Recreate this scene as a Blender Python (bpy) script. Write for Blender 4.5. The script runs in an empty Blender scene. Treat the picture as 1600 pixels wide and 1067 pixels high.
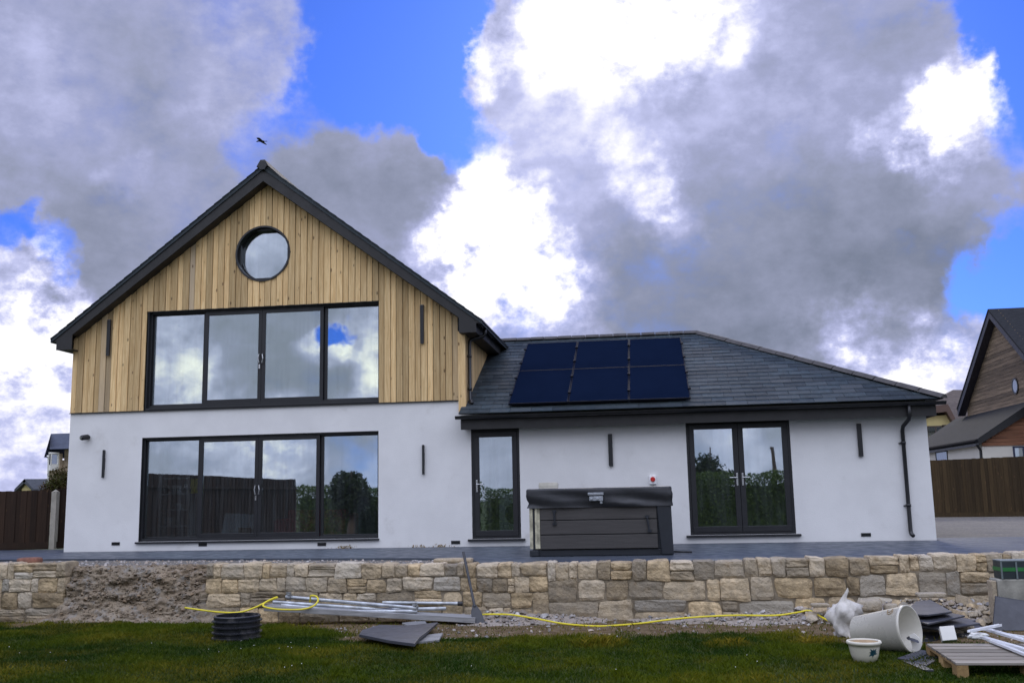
import bpy, math, random
import numpy as np
from mathutils import Matrix, Vector
R_ = math.radians
random.seed(5); RNG = np.random.default_rng(7)
S = bpy.context.scene; COL = S.collection
# ---------------------------------------------------------------- camera
F = 1529.58; YAW, PITCH, ROLL = R_(-7.671), R_(9.043), R_(-1.161)
CAM = np.array([0.0, -18.716, 0.906])
def _rot():
    cy, sy, cp, sp, cr, sr = math.cos(YAW), math.sin(YAW), math.cos(PITCH), math.sin(PITCH), math.cos(ROLL), math.sin(ROLL)
    fw = np.array([sy*cp, cy*cp, sp]); rt = np.array([cy, -sy, 0.0]); up = np.cross(rt, fw)
    return cr*rt+sr*up, -sr*rt+cr*up, fw
RT, UP, FW = _rot()
def ray(px, py): return (px-800)/F*RT-(py-533.5)/F*UP+FW
def aty(px, py, y=0.0):
    d = ray(px, py); return CAM+d*(y-CAM[1])/d[1]
def atz(px, py, z=0.0):
    d = ray(px, py); return CAM+d*(z-CAM[2])/d[2]
def atx(px, py, x):
    d = ray(px, py); return CAM+d*(x-CAM[0])/d[0]
cd = bpy.data.cameras.new('camera'); cam = bpy.data.objects.new('camera', cd); COL.objects.link(cam)
cd.sensor_fit = 'HORIZONTAL'; cd.sensor_width = 36; cd.lens = F/1600*36; cd.clip_end = 3000; cd.clip_start = .1
m = Matrix.Identity(4)
for i in range(3): m[i][0], m[i][1], m[i][2], m[i][3] = RT[i], UP[i], -FW[i], CAM[i]
cam.matrix_world = m; S.camera = cam
S.view_settings.view_transform = 'Standard'; S.view_settings.look = 'None'
S.view_settings.exposure = 0.8; S.view_settings.gamma = 1
S.cycles.max_bounces = 6; S.cycles.glossy_bounces = 4; S.cycles.transparent_max_bounces = 12
# ---------------------------------------------------------------- sun
SUN_DIR = ray(1010, 20); SUN_DIR /= np.linalg.norm(SUN_DIR)
sl = bpy.data.lights.new('sun', 'SUN'); sl.energy = 0.7; sl.angle = R_(14); sl.color = (1, .93, .82)
so = bpy.data.objects.new('sun', sl); COL.objects.link(so)
so.rotation_euler = Vector(SUN_DIR).to_track_quat('Z', 'Y').to_euler()
# ---------------------------------------------------------------- node helper
class NT:
    def __init__(s, t): s.t = t; s.n = t.nodes; s.l = t.links
    def put(s, sock, v):
        if isinstance(v, bpy.types.NodeSocket): s.l.new(v, sock)
        else:
            if sock.type == 'RGBA' and len(v) == 3: v = (*v, 1)
            sock.default_value = v
    def node(s, typ, ins=None, **kw):
        n = s.n.new(typ)
        for k, v in kw.items(): setattr(n, k, v)
        for k, v in (ins or {}).items(): s.put(n.inputs[k], v)
        return n
    def math(s, op, a, b=0.0, clamp=False):
        n = s.node('ShaderNodeMath', {0: a, 1: b}, operation=op, use_clamp=clamp); return n.outputs[0]
    def vm(s, op, a, b=(0, 0, 0)):
        n = s.node('ShaderNodeVectorMath', operation=op); s.put(n.inputs[0], a)
        if op == 'SCALE': s.put(n.inputs['Scale'], b)
        else: s.put(n.inputs[1], b)
        return n.outputs['Value' if op == 'DOT_PRODUCT' else 'Vector']
    def noise(s, vec, scale, detail=4, rough=.55, color=False, dist=0):
        n = s.node('ShaderNodeTexNoise', {'Vector': vec, 'Scale': scale, 'Detail': detail, 'Roughness': rough, 'Distortion': dist})
        return n.outputs['Color' if color else 'Fac']
    def mr(s, v, a, b, c=0.0, d=1.0, interp='SMOOTHSTEP'):
        n = s.node('ShaderNodeMapRange', {'Value': v, 'From Min': a, 'From Max': b, 'To Min': c, 'To Max': d}, interpolation_type=interp); return n.outputs[0]
    def mix(s, f, a, b, blend='MIX'):
        n = s.node('ShaderNodeMix', data_type='RGBA', blend_type=blend)
        s.put(n.inputs[0], f); s.put(n.inputs[6], a); s.put(n.inputs[7], b); return n.outputs[2]
    def ramp(s, f, stops):
        n = s.node('ShaderNodeValToRGB', {0: f}); e = n.color_ramp.elements
        while len(e) < len(stops): e.new(.5)
        for x, (p, c) in zip(e, stops): x.position = p; x.color = (*c, 1)
        return n.outputs[0]
    def mapping(s, vec, sc=(1, 1, 1), loc=(0, 0, 0), rot=(0, 0, 0)):
        return s.node('ShaderNodeMapping', {'Vector': vec, 'Scale': sc, 'Location': loc, 'Rotation': rot}).outputs[0]
# ---------------------------------------------------------------- world: blue sky and broken cloud
W = bpy.data.worlds.new('World'); S.world = W; W.use_nodes = True
w = NT(W.node_tree); w.n.clear()
sky = w.node('ShaderNodeTexSky', sky_type='NISHITA', sun_disc=False)
sky.sun_elevation = math.asin(SUN_DIR[2]); sky.sun_rotation = math.atan2(SUN_DIR[0], SUN_DIR[1])
sky.air_density = 1.0; sky.dust_density = .3; sky.ozone_density = 2.5
dirv = w.node('ShaderNodeTexCoord').outputs['Generated']
n1 = w.vm('SUBTRACT', w.noise(dirv, 7, 5, .6, True), (.5, .5, .5))
n2 = w.vm('SUBTRACT', w.noise(dirv, 26, 5, .6, True), (.5, .5, .5))
wd = w.vm('NORMALIZE', w.vm('ADD', dirv, w.vm('ADD', w.vm('SCALE', n1, .13), w.vm('SCALE', n2, .06))))
def blobs(lst, acc):
    for e in lst:
        px, py, r, wt = e[:4]; d = ray(px, py)
        if len(e) > 4: d = d*np.array([1, -1, 1])          # the sky behind the photographer
        d = d/np.linalg.norm(d); r = r/F
        v = w.mr(w.vm('DOT_PRODUCT', wd, tuple(d)), math.cos(r*1.3), math.cos(r*.1), 0, wt)
        acc = v if acc is None else w.math('ADD', acc, v)
    return acc
fb = w.noise(dirv, 5.5, 9, .58); fb2 = w.noise(w.mapping(dirv, (1, 1, 1.6), (3, 1, 2)), 13, 8, .6)
fb3 = w.noise(w.mapping(dirv, (1, 1, 1.3), (5, 2, 7)), 34, 6, .62)
cover = blobs([(600,30,115,-.7),(640,120,105,-.62),(690,195,65,-.5),(660,30,90,-.5),(850,-1120,800,-.85),(980,60,200,.4),(715,110,75,.36),(700,215,40,.3),(1150,20,150,.25),(540,140,80,-.4),(490,180,60,-.3),(420,225,60,-.3),  # includes an unseen blue gap above the frame, added for bluer roof reflections
    (690,235,50,-.4),(1600,50,110,-.7),(1540,85,55,-.35),(1598,180,70,-.5),(1590,450,75,-.8),(1610,350,50,-.4),(5,355,42,-.6),(90,400,45,-.5),
    (560,300,60,-.3,1),(528,520,26,-.7,1),(620,770,90,-.3,1),
    (735,45,60,.5),(560,290,130,.3),(1430,210,120,.3)], w.math('ADD', w.math('MULTIPLY', w.math('SUBTRACT', fb, .5), .9), .82))
cover = w.math('ADD', cover, w.math('MULTIPLY', w.math('SUBTRACT', fb2, .5), .45))
cover = w.math('ADD', cover, w.math('MULTIPLY', w.math('SUBTRACT', fb3, .5), .3))
alpha = w.mr(cover, .16, .78)
brk = w.math('ADD', w.mr(fb3, .3, .7, .45, 1.2, 'LINEAR'), w.mr(fb2, .3, .7, -.25, .25, 'LINEAR'))
br = w.math('MULTIPLY', brk, blobs([(728,45,50,0.41), (990,40,135,0.6), (880,20,95,0.45), (1415,200,60,0.4), (1480,190,70,0.42), (1490,160,60,0.246), (735,250,45,0.328), (750,300,50,0.328), (765,350,90,0.451), (790,420,110,0.492), (850,480,110,0.41), (700,430,80,0.41), (690,400,50,0.246), (985,285,50,0.26), (1035,335,55,0.26), (1290,565,80,0.369), (1390,580,100,0.41), (1490,590,90,0.451), (30,430,80,0.451), (80,425,35,0.246), (60,520,85,0.369), (90,560,80,0.287), (30,620,110,0.246), (50,700,110,0.328), (270,610,60,0.4,1), (260,500,50,0.24,1), (510,540,40,0.44,1), (570,535,60,0.32,1), (600,585,60,0.32,1), (340,700,70,0.32,1), (450,700,70,0.44,1), (410,380,60,0.24,1)], None))
br = blobs([(1120,260,240,.06),(1150,480,220,-.07),(1420,470,160,-.06),(60,380,120,-.05),(250,330,300,.03),(1250,330,160,.05),(1100,10,90,0.2), (860,80,80,0.2), (60,120,100,0.13), (380,90,110,0.12), (205,255,35,0.12), (800,150,190,0.16), (880,250,150,0.14), (1540,250,90,0.1), (580,300,140,-0.16), (200,260,220,-0.06), (130,420,130,-0.12), (1120,430,200,-0.1), (1350,450,230,-0.16), (1460,430,130,-0.12), (1000,520,165,-0.1), (40,470,60,-0.2), (580,770,60,0.16,1), (1120,680,80,0.16,1), (1180,740,80,0.16,1), (430,560,130,-0.096,1), (1180,120,120,0.07), (1000,170,110,0.1)], w.math('ADD', br, w.math('ADD', w.math('MULTIPLY', w.math('SUBTRACT', fb2, .5), .62), w.math('ADD', .385, w.math('ADD', w.math('MULTIPLY', w.math('SUBTRACT', fb, .5), .3), w.math('MULTIPLY', w.math('SUBTRACT', fb3, .5), .32))))))
edge = w.mr(cover, .8, .4, 0, .08)
br = w.math('ADD', br, edge)
ccol = w.ramp(br, [(0.0, (.135, .155, .215)), (.26, (.20, .22, .31)), (.45, (.255, .275, .42)), (.66, (.38, .40, .60)), (.98, (.80, .79, .82))])
sx_ = w.node('ShaderNodeSeparateXYZ', {0: dirv})
back = w.math('ADD', w.math('ADD', 1.0, w.math('MULTIPLY', w.mr(sx_.outputs[1], .35, -.3), w.mr(sx_.outputs[2], .22, .55, .1, 2.6))), w.mr(sx_.outputs[2], .5, .95, 0, 1.2))   # extra brightness added to unseen clouds behind and overhead, lighting wall and lawn
ccol = w.vm('MULTIPLY', w.vm('SCALE', ccol, w.math('MULTIPLY', back, w.mr(sx_.outputs[1], .2, .55, 1.0, .86))), w.mix(w.mr(sx_.outputs[1], .3, -.4), (1, 1, 1), (1.03, 1.02, .86)))
blue = w.mix(1.0, sky.outputs[0], (.155, .29, .83), 'MULTIPLY')
skyc = w.mix(alpha, blue, w.vm('SCALE', ccol, 10.0))
bg = w.node('ShaderNodeBackground', {'Color': skyc, 'Strength': .1})
w.l.new(bg.outputs[0], w.node('ShaderNodeOutputWorld').inputs[0])
W.cycles.sampling_method = 'MANUAL'; W.cycles.sample_map_resolution = 512
# ---------------------------------------------------------------- mesh builder
ORG = {}
class MB:
    def __init__(s): s.v = []; s.f = []; s.t = []; s.m = []; s.cur = (.5, .5, .5); s.mi = 0
    def add(s, vs, fs, tint=None):
        b = len(s.v); s.v += [tuple(map(float, p)) for p in vs]; s.f += [tuple(i+b for i in f) for f in fs]
        s.t += [tint or s.cur]*len(vs); s.m += [s.mi]*len(fs); return s
    def box(s, x0, x1, y0, y1, z0, z1, tint=None):
        vs = [(x, y, z) for z in (z0, z1) for y in (y0, y1) for x in (x0, x1)]
        return s.add(vs, [(0,2,3,1),(4,5,7,6),(0,1,5,4),(2,6,7,3),(0,4,6,2),(1,3,7,5)], tint)
    def obox(s, c, ax, ay, az, tint=None):          # centre and three half-axis vectors
        c, ax, ay, az = map(np.asarray, (c, ax, ay, az))
        vs = [c+i*ax+j*ay+k*az for k in (-1, 1) for j in (-1, 1) for i in (-1, 1)]
        return s.add(vs, [(0,2,3,1),(4,5,7,6),(0,1,5,4),(2,6,7,3),(0,4,6,2),(1,3,7,5)], tint)
    def prism(s, poly, off, tint=None):             # planar polygon swept along off
        n = len(poly); off = np.asarray(off, float); a = [np.asarray(p, float) for p in poly]
        vs = a+[p+off for p in a]
        fs = [tuple(range(n))[::-1], tuple(range(n, 2*n))]+[(i, (i+1) % n, n+(i+1) % n, n+i) for i in range(n)]
        return s.add(vs, fs, tint)
    def tube(s, pts, r, n=10, cap=True, tint=None, hollow=False):
        pts = [np.asarray(p, float) for p in pts]; rs = r if hasattr(r, '__len__') else [r]*len(pts)
        vs = []; fs = []; prev = None
        for i, p in enumerate(pts):
            d = pts[min(i+1, len(pts)-1)]-pts[max(i-1, 0)]; d = d/(np.linalg.norm(d)+1e-12)
            if prev is None:
                a = np.array([0, 0, 1.]) if abs(d[2]) < .9 else np.array([1., 0, 0]); u = np.cross(a, d)
            else: u = prev-d*np.dot(prev, d)
            u /= np.linalg.norm(u); prev = u; v = np.cross(d, u)
            for k in range(n):
                t = 2*math.pi*k/n; vs.append(p+rs[i]*(math.cos(t)*u+math.sin(t)*v))
        for i in range(len(pts)-1):
            for k in range(n): fs.append((i*n+k, i*n+(k+1) % n, (i+1)*n+(k+1) % n, (i+1)*n+k))
        if cap: fs.append(tuple(range(n))[::-1]); fs.append(tuple(range((len(pts)-1)*n, len(pts)*n)))
        return s.add(vs, fs, tint)
    def lathe(s, prof, c=(0, 0, 0), axis=(0, 0, 1), n=32, tint=None):   # prof: (radius, height) list
        c = np.asarray(c, float); d = np.asarray(axis, float); d /= np.linalg.norm(d)
        a = np.array([1., 0, 0]) if abs(d[0]) < .9 else np.array([0, 0, 1.]); u = np.cross(d, a); u /= np.linalg.norm(u); v = np.cross(d, u)
        vs = []; fs = []
        for r, h in prof:
            for k in range(n):
                t = 2*math.pi*k/n; vs.append(c+d*h+r*(math.cos(t)*u+math.sin(t)*v))
        for i in range(len(prof)-1):
            for k in range(n): fs.append((i*n+k, i*n+(k+1) % n, (i+1)*n+(k+1) % n, (i+1)*n+k))
        if prof[0][0] > 1e-6: fs.append(tuple(range(n))[::-1])
        if prof[-1][0] > 1e-6: fs.append(tuple(range((len(prof)-1)*n, len(prof)*n)))
        return s.add(vs, fs, tint)
    def rock(s, c, sz, n=4, k=5, jit=.12, rot=0, tint=None, taper=0.0):     # rounded irregular block
        g = np.linspace(-1, 1, n+1); vs = []; fs = []; idx = {}
        def vid(p):
            key = tuple(np.round(p, 4))
            if key not in idx: idx[key] = len(vs); vs.append(np.array(p, float))
            return idx[key]
        for ax in range(3):
            for sg in (-1, 1):
                for i in range(n):
                    for j in range(n):
                        q = []
                        for a, b in ((g[i], g[j]), (g[i+1], g[j]), (g[i+1], g[j+1]), (g[i], g[j+1])):
                            p = [0, 0, 0]; p[ax] = sg; p[(ax+1) % 3] = a; p[(ax+2) % 3] = b; q.append(vid(p))
                        fs.append(tuple(q if sg > 0 else q[::-1]))
        P = np.array(vs); P /= (np.abs(P)**k).sum(1, keepdims=True)**(1/k)
        o = RNG.uniform(0, 6.28, (3, 3)); fr = RNG.uniform(1.2, 2.6, (3, 3))
        disp = sum(np.sin(P@fr[i]+o[i, 0])*.5 for i in range(3))[:, None]
        P = P*(1+jit*.5*disp); P = P+RNG.normal(0, jit*.26, P.shape)
        P += .02*np.sin(P*5.3+o[:, 1])[:, [1, 2, 0]]; P[:, 0] *= 1+taper*P[:, 2]*RNG.uniform(-1, 1); P[:, 2] *= 1+taper*P[:, 0]*RNG.uniform(-1, 1)
        P = P*np.asarray(sz)/2; cr, sr = math.cos(rot), math.sin(rot)
        P = np.stack([P[:, 0]*cr-P[:, 1]*sr, P[:, 0]*sr+P[:, 1]*cr, P[:, 2]], 1)+np.asarray(c)
        return s.add(P, fs, tint)
    def build(s, name, mat, parent=None, origin=None, smooth=False, bevel=0, **tags):
        org = ORG[parent.name] if parent is not None else np.asarray(origin if origin is not None else base_of(s.v), float)
        me = bpy.data.meshes.new(name); me.from_pydata([tuple(np.asarray(p)-org) for p in s.v], [], s.f)
        at = me.attributes.new('tint', 'FLOAT_COLOR', 'POINT')
        at.data.foreach_set('color', np.array([(*t, 1) for t in s.t], np.float32).ravel())
        for x in (mat if isinstance(mat, (list, tuple)) else [mat]): me.materials.append(x)
        me.polygons.foreach_set('material_index', s.m)
        if smooth: me.polygons.foreach_set('use_smooth', [True]*len(s.f))
        me.update(); return finish(me, name, parent, org, bevel, **tags)
def base_of(v):
    a = np.asarray(v); return np.array([(a[:, 0].min()+a[:, 0].max())/2, (a[:, 1].min()+a[:, 1].max())/2, a[:, 2].min()])
def finish(me, name, parent, org, bevel=0, **tags):
    o = bpy.data.objects.new(name, me); COL.objects.link(o)
    if parent is not None: o.parent = parent
    else: o.location = tuple(org)
    ORG[o.name] = np.asarray(org, float)
    if bevel:
        b = o.modifiers.new('bevel', 'BEVEL'); b.width = bevel; b.segments = 2; b.limit_method = 'ANGLE'
    for k, v in tags.items(): o[k] = v
    return o
def np_mesh(name, V, faces, mat, tint=None, parent=None, origin=None, smooth=False, **tags):   # V (n,3), faces (m,k)
    org = ORG[parent.name] if parent is not None else np.asarray(origin if origin is not None else base_of(V), float)
    V = np.asarray(V, np.float32)-org.astype(np.float32); k = faces.shape[1]; me = bpy.data.meshes.new(name)
    me.vertices.add(len(V)); me.vertices.foreach_set('co', V.ravel())
    me.loops.add(faces.size); me.loops.foreach_set('vertex_index', faces.ravel().astype(np.int32))
    me.polygons.add(len(faces)); me.polygons.foreach_set('loop_start', np.arange(0, faces.size, k, dtype=np.int32))
    me.update(calc_edges=True); me.validate()
    at = me.attributes.new('tint', 'FLOAT_COLOR', 'POINT'); t = np.ones((len(V), 4), np.float32)*.5
    if tint is not None: t[:, :tint.shape[1]] = tint
    at.data.foreach_set('color', t.ravel()); me.materials.append(mat)
    if smooth: me.polygons.foreach_set('use_smooth', np.ones(len(faces), bool))
    return finish(me, name, parent, org, **tags)
def thing(name, label, cat, loc, group=None):
    o = bpy.data.objects.new(name, None); COL.objects.link(o); o.location = tuple(map(float, loc)); o.empty_display_size = .2
    o['label'] = label; o['category'] = cat
    if group: o['group'] = group
    ORG[o.name] = np.asarray(loc, float); return o
def dup(o, delta, label, group=None):
    c = o.copy(); COL.objects.link(c); c.location = Vector(o.location)+Vector([float(x) for x in delta]); c['label'] = label
    if group: c['group'] = group
    for ch in o.children:
        d = ch.copy(); COL.objects.link(d); d.parent = c
        for g in ch.children:
            e = g.copy(); COL.objects.link(e); e.parent = d
    return c
# ---------------------------------------------------------------- materials
def vec3(c, k=1.0): return tuple(min(1, x*k) for x in c)
def M(name, col, rough=.7, var=.15, vs=4, bump=.1, bs=60, tint=.0, metal=0, col2=None, st=(1, 1, 1), spec=.5, dirt=None, dist=.01, det=5):
    mt = bpy.data.materials.new(name); mt.use_nodes = True; t = NT(mt.node_tree); t.n.clear()
    P = t.node('ShaderNodeBsdfPrincipled'); t.l.new(P.outputs[0], t.node('ShaderNodeOutputMaterial').inputs[0])
    oc = t.node('ShaderNodeTexCoord').outputs['Object']; v = t.mapping(oc, st)
    at = t.node('ShaderNodeAttribute', attribute_name='tint'); sep = t.node('ShaderNodeSeparateColor', {0: at.outputs['Color']})
    nz = t.noise(v, vs, det, .6)
    c = t.mix(t.mr(nz, .3, .7), vec3(col, 1-var), vec3(col, 1+var))
    if col2 is not None: c = t.mix(sep.outputs[1], c, col2)
    if tint: c = t.vm('SCALE', c, t.mr(sep.outputs[0], 0, 1, 1-tint, 1+tint, 'LINEAR'))
    if dirt is not None:
        dc, ds, da, db = dirt; c = t.mix(t.mr(t.noise(oc, ds, 6, .65), da, db), c, dc)
    t.put(P.inputs['Base Color'], c); P.inputs['Metallic'].default_value = metal; P.inputs['Specular IOR Level'].default_value = spec
    t.put(P.inputs['Roughness'], t.mr(t.noise(v, vs*3, 3), .2, .8, max(.04, rough-.1), min(1, rough+.1), 'LINEAR'))
    if bump:
        b = t.node('ShaderNodeBump', {'Height': t.noise(v, bs, 4, .6), 'Strength': bump, 'Distance': dist}); t.l.new(b.outputs[0], P.inputs['Normal'])
    mt['_'] = 1; return mt
def wood(name, c1, c2, grey, axis=2, rough=.75):
    mt = bpy.data.materials.new(name); mt.use_nodes = True; t = NT(mt.node_tree); t.n.clear()
    P = t.node('ShaderNodeBsdfPrincipled', {'Roughness': rough, 'Specular IOR Level': .25}); t.l.new(P.outputs[0], t.node('ShaderNodeOutputMaterial').inputs[0])
    oc = t.node('ShaderNodeTexCoord').outputs['Object']
    at = t.node('ShaderNodeAttribute', attribute_name='tint'); sep = t.node('ShaderNodeSeparateColor', {0: at.outputs['Color']})
    off = t.vm('ADD', oc, t.vm('SCALE', at.outputs['Color'], 23.0))
    st = [9, 9, 9]; st[axis] = .45
    g = t.noise(t.mapping(off, tuple(st)), 3.2, 6, .65, dist=.8)
    g2 = t.noise(t.mapping(off, tuple(x*5 for x in st)), 3, 3, .6)
    st2 = [1, 1, 1]; st2[axis] = .16
    c = t.mix(t.mr(g, .32, .7), c1, c2)
    c = t.mix(t.mr(g2, .45, .8, 0, .35), c, vec3(c1, .55))
    blot = t.noise(t.mapping(off, tuple(st2)), 2.2, 3, .5)
    c = t.mix(t.mr(t.math('ADD', sep.outputs[1], t.math('MULTIPLY', blot, .5)), .68, 1.1, 0, .85), c, grey)
    st3 = [7.5, 7.5, 7.5]; st3[axis] = 3.2
    vo = t.node('ShaderNodeTexVoronoi', {'Vector': t.mapping(off, tuple(st3)), 'Scale': 1.0, 'Randomness': 1.0})
    c = t.mix(t.mr(vo.outputs['Distance'], .16, .07, 0, .8), c, (.10, .055, .025))
    c = t.vm('SCALE', c, t.mr(sep.outputs[0], 0, 1, .66, 1.25, 'LINEAR'))
    t.put(P.inputs['Base Color'], c)
    b = t.node('ShaderNodeBump', {'Height': g2, 'Strength': .25, 'Distance': .004}); t.l.new(b.outputs[0], P.inputs['Normal'])
    return mt
def glass(name, refl=.55, tint=(.90, .94, .95)):
    mt = bpy.data.materials.new(name); mt.use_nodes = True; t = NT(mt.node_tree); t.n.clear()
    oc = t.node('ShaderNodeTexCoord').outputs['Object']
    b = t.node('ShaderNodeBump', {'Height': t.noise(oc, 1.3, 1), 'Strength': .05, 'Distance': .02})
    gl = t.node('ShaderNodeBsdfGlossy', {'Color': (.88, .96, 1), 'Roughness': .012, 'Normal': b.outputs[0]})
    tr = t.node('ShaderNodeBsdfTransparent', {'Color': tint})
    dust = t.node('ShaderNodeBsdfDiffuse', {'Color': (.30, .34, .36)})
    fr = t.node('ShaderNodeLayerWeight', {'Blend': .35}).outputs['Fresnel']
    mx = t.node('ShaderNodeMixShader', {0: t.mr(fr, 0, 1, refl, 1, 'LINEAR'), 1: tr.outputs[0], 2: gl.outputs[0]})
    mx2 = t.node('ShaderNodeMixShader', {0: t.mr(t.noise(t.mapping(oc, (6, 6, .5)), 2, 4), .4, .9, .02, .10), 1: mx.outputs[0], 2: dust.outputs[0]})
    t.l.new(mx2.outputs[0], t.node('ShaderNodeOutputMaterial').inputs[0]); return mt
render_m = M('white_render', (.74, .73, .705), .9, .045, 1.3, .5, 45, dirt=((.52, .50, .46), 1.6, .56, .9), dist=.006)
cedar = wood('timber_cladding', (.59, .385, .17), (.80, .585, .30), (.40, .33, .235))
cedar_y = cedar
anth = M('anthracite_aluminium', (.014, .0145, .016), .42, .08, 3, 0, spec=.5)
fascia_m = M('anthracite_fascia', (.019, .018, .017), .6, .08, 2, .03, 30)
blackp = M('black_plastic', (.012, .012, .013), .35, .1, 4, .02)
slate = M('slate', (.030, .042, .049), .68, .25, 9, .35, 50, tint=.30, col2=(.045, .052, .056), spec=.25)
ridge_m = M('ridge_tile', (.065, .06, .057), .75, .2, 6, .2, 40)
pane_m = glass('window_glass', .45)
steel = M('brushed_steel', (.62, .62, .62), .28, .05, 5, 0, metal=1)
alu = M('galvanised_tube', (.42, .44, .45), .38, .3, 6, .1, 50, metal=.75, dirt=((.30, .29, .27), 5, .5, .8))
room_m = M('plaster_interior', (.36, .37, .38), .9, .08, 2, 0)
mortar_m = M('stone_mortar', (.22, .18, .125), .95, .3, 9, .5, 50)
stone_m = M('granite_stone', (.39, .295, .17), .9, .34, 9, .9, 26, tint=.42, col2=(.39, .35, .28), dirt=((.20, .14, .07), 4.2, .52, .78), dist=.03, det=9)
rubble_m = M('rubble', (.30, .285, .27), .95, .3, 20, .4, 60, tint=.5, col2=(.30, .22, .14))
bank_m = M('bank_stone', (.22, .18, .13), .95, .3, 20, .4, 60, tint=.4, col2=(.17, .12, .07))
soil_m = M('soil_bank', (.20, .15, .095), .97, .35, 2.6, .9, 14, col2=(.30, .25, .18), dirt=((.24, .22, .19), 7, .48, .68), dist=.05, det=9)
white_p = M('white_plastic', (.72, .70, .64), .35, .05, 3, .02, dirt=((.45, .42, .33), 3, .6, .9))
yellow_m = M('yellow_hose', (.72, .60, .02), .45, .08, 5, 0)
conc_m = M('concrete', (.36, .34, .30), .9, .2, 8, .3, 50)
# ---------------------------------------------------------------- ground
LAWN = -.75
def vnoise(x, y, sc, seed=0):
    x = np.asarray(x)*sc; y = np.asarray(y)*sc; xi = np.floor(x).astype(int); yi = np.floor(y).astype(int); xf = x-xi; yf = y-yi
    def h(a, b): return (np.sin(a*127.1+b*311.7+seed*74.7)*43758.5453) % 1.0
    u = xf*xf*(3-2*xf); v = yf*yf*(3-2*yf)
    return (h(xi, yi)*(1-u)+h(xi+1, yi)*u)*(1-v)+(h(xi, yi+1)*(1-u)+h(xi+1, yi+1)*u)*v
def fbm(x, y, sc, seed=0): return (vnoise(x, y, sc, seed)*.55+vnoise(x, y, sc*2.1, seed+1)*.28+vnoise(x, y, sc*4.3, seed+2)*.17)
def lawn_z(x, y): return LAWN+.05*(fbm(x, y, .8, 3)-.5)+.025*(fbm(x, y, 3.1, 9)-.5)
def soilness(x, y):                       # 1 on bare earth below the wall, 0 on grass
    x = np.asarray(x, float); y = np.asarray(y, float)
    edge = np.interp(x, [-9, -5.2, -4.2, -3.0, -1.5, 1, 2.2, 3, 6], [-5.15, -5.3, -6.0, -7.1, -6.75, -6.55, -6.9, -7.3, -7.4])
    return np.clip((y-edge+(fbm(x, y, 1.6, 20)-.5)*1.5)/.35+.5, 0, 1)
def lawn_material():
    mt = bpy.data.materials.new('lawn_soil'); mt.use_nodes = True; t = NT(mt.node_tree); t.n.clear()
    P = t.node('ShaderNodeBsdfPrincipled', {'Roughness': .95, 'Specular IOR Level': .1}); t.l.new(P.outputs[0], t.node('ShaderNodeOutputMaterial').inputs[0])
    oc = t.node('ShaderNodeTexCoord').outputs['Object']
    at = t.node('ShaderNodeAttribute', attribute_name='tint'); sep = t.node('ShaderNodeSeparateColor', {0: at.outputs['Color']})
    so_ = t.mix(t.mr(t.noise(oc, 7, 8, .7), .3, .7), (.085, .055, .028), (.19, .14, .08))
    gr = t.mix(t.mr(t.noise(oc, 3, 7, .7), .35, .65), (.022, .036, .007), (.045, .058, .012))
    t.put(P.inputs['Base Color'], t.mix(sep.outputs[0], gr, so_))
    b = t.node('ShaderNodeBump', {'Height': t.noise(oc, 30, 6, .7), 'Strength': .6, 'Distance': .03}); t.l.new(b.outputs[0], P.inputs['Normal']); return mt
xs = np.concatenate([[-500, -200, -80, -40, -20], np.arange(-14, 9.01, .12), [12, 20, 40, 80, 200, 500]])
ys = np.concatenate([[-500, -200, -80, -50, -35, -25, -19, -15], np.arange(-12, -4.69, .12)])
GX, GY = np.meshgrid(xs, ys); GZ = lawn_z(GX, GY); nx = len(xs)
fi = (np.arange(len(ys)-1)[:, None]*nx+np.arange(nx-1)[None]).ravel()
np_mesh('lawn', np.stack([GX.ravel(), GY.ravel(), GZ.ravel()], 1), np.stack([fi, fi+1, fi+nx+1, fi+nx], 1), lawn_material(),
        tint=np.repeat(soilness(GX, GY).ravel()[:, None], 3, 1), origin=(0, 0, 0), smooth=True, kind='structure')
def flat(name, mat, x0, x1, y0, y1, z, dz=.3): return MB().box(x0, x1, y0, y1, z-dz, z).build(name, mat, origin=(0, 0, 0), kind='structure')
far_m = M('far_ground', (.06, .075, .025), .95, .4, .3, 0)
gravel_far = M('gravel_drive', (.17, .155, .13), .95, .35, 14, .8, 40, dirt=((.13, .12, .11), 1.2, .45, .7), dist=.03)
def paving_material():
    mt = bpy.data.materials.new('porcelain_paving'); mt.use_nodes = True; t = NT(mt.node_tree); t.n.clear()
    P = t.node('ShaderNodeBsdfPrincipled', {'Specular IOR Level': .4}); t.l.new(P.outputs[0], t.node('ShaderNodeOutputMaterial').inputs[0])
    oc = t.node('ShaderNodeTexCoord').outputs['Object']
    br_ = t.node('ShaderNodeTexBrick', {'Vector': oc, 'Color1': (.040, .050, .068, 1), 'Color2': (.054, .066, .083, 1), 'Mortar': (.05, .055, .06, 1),
        'Scale': 1.0, 'Mortar Size': .004, 'Brick Width': .9, 'Row Height': .6, 'Bias': 0.0}, offset=.5)
    c = t.mix(t.mr(t.noise(t.mapping(oc, (1, 3, 1)), 3, 7, .65), .35, .75, 0, .55), br_.outputs['Color'], (.10, .11, .13))
    c = t.mix(t.mr(t.noise(oc, 1.1, 5, .6), .6, .8, 0, .5), c, (.13, .12, .11))
    t.put(P.inputs['Base Color'], c); t.put(P.inputs['Roughness'], t.mr(t.noise(oc, 5, 4), .3, .7, .35, .6)); return mt
pave = paving_material()
flat('verge', far_m, 6.55, 40, -4.9, .84, -.06, .9); flat('verge', far_m, -40, -11.45, -4.9, -.11, -.06, .9)
flat('ground', far_m, -600, 600, -1.0, 900, -.30, .1)
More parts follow.
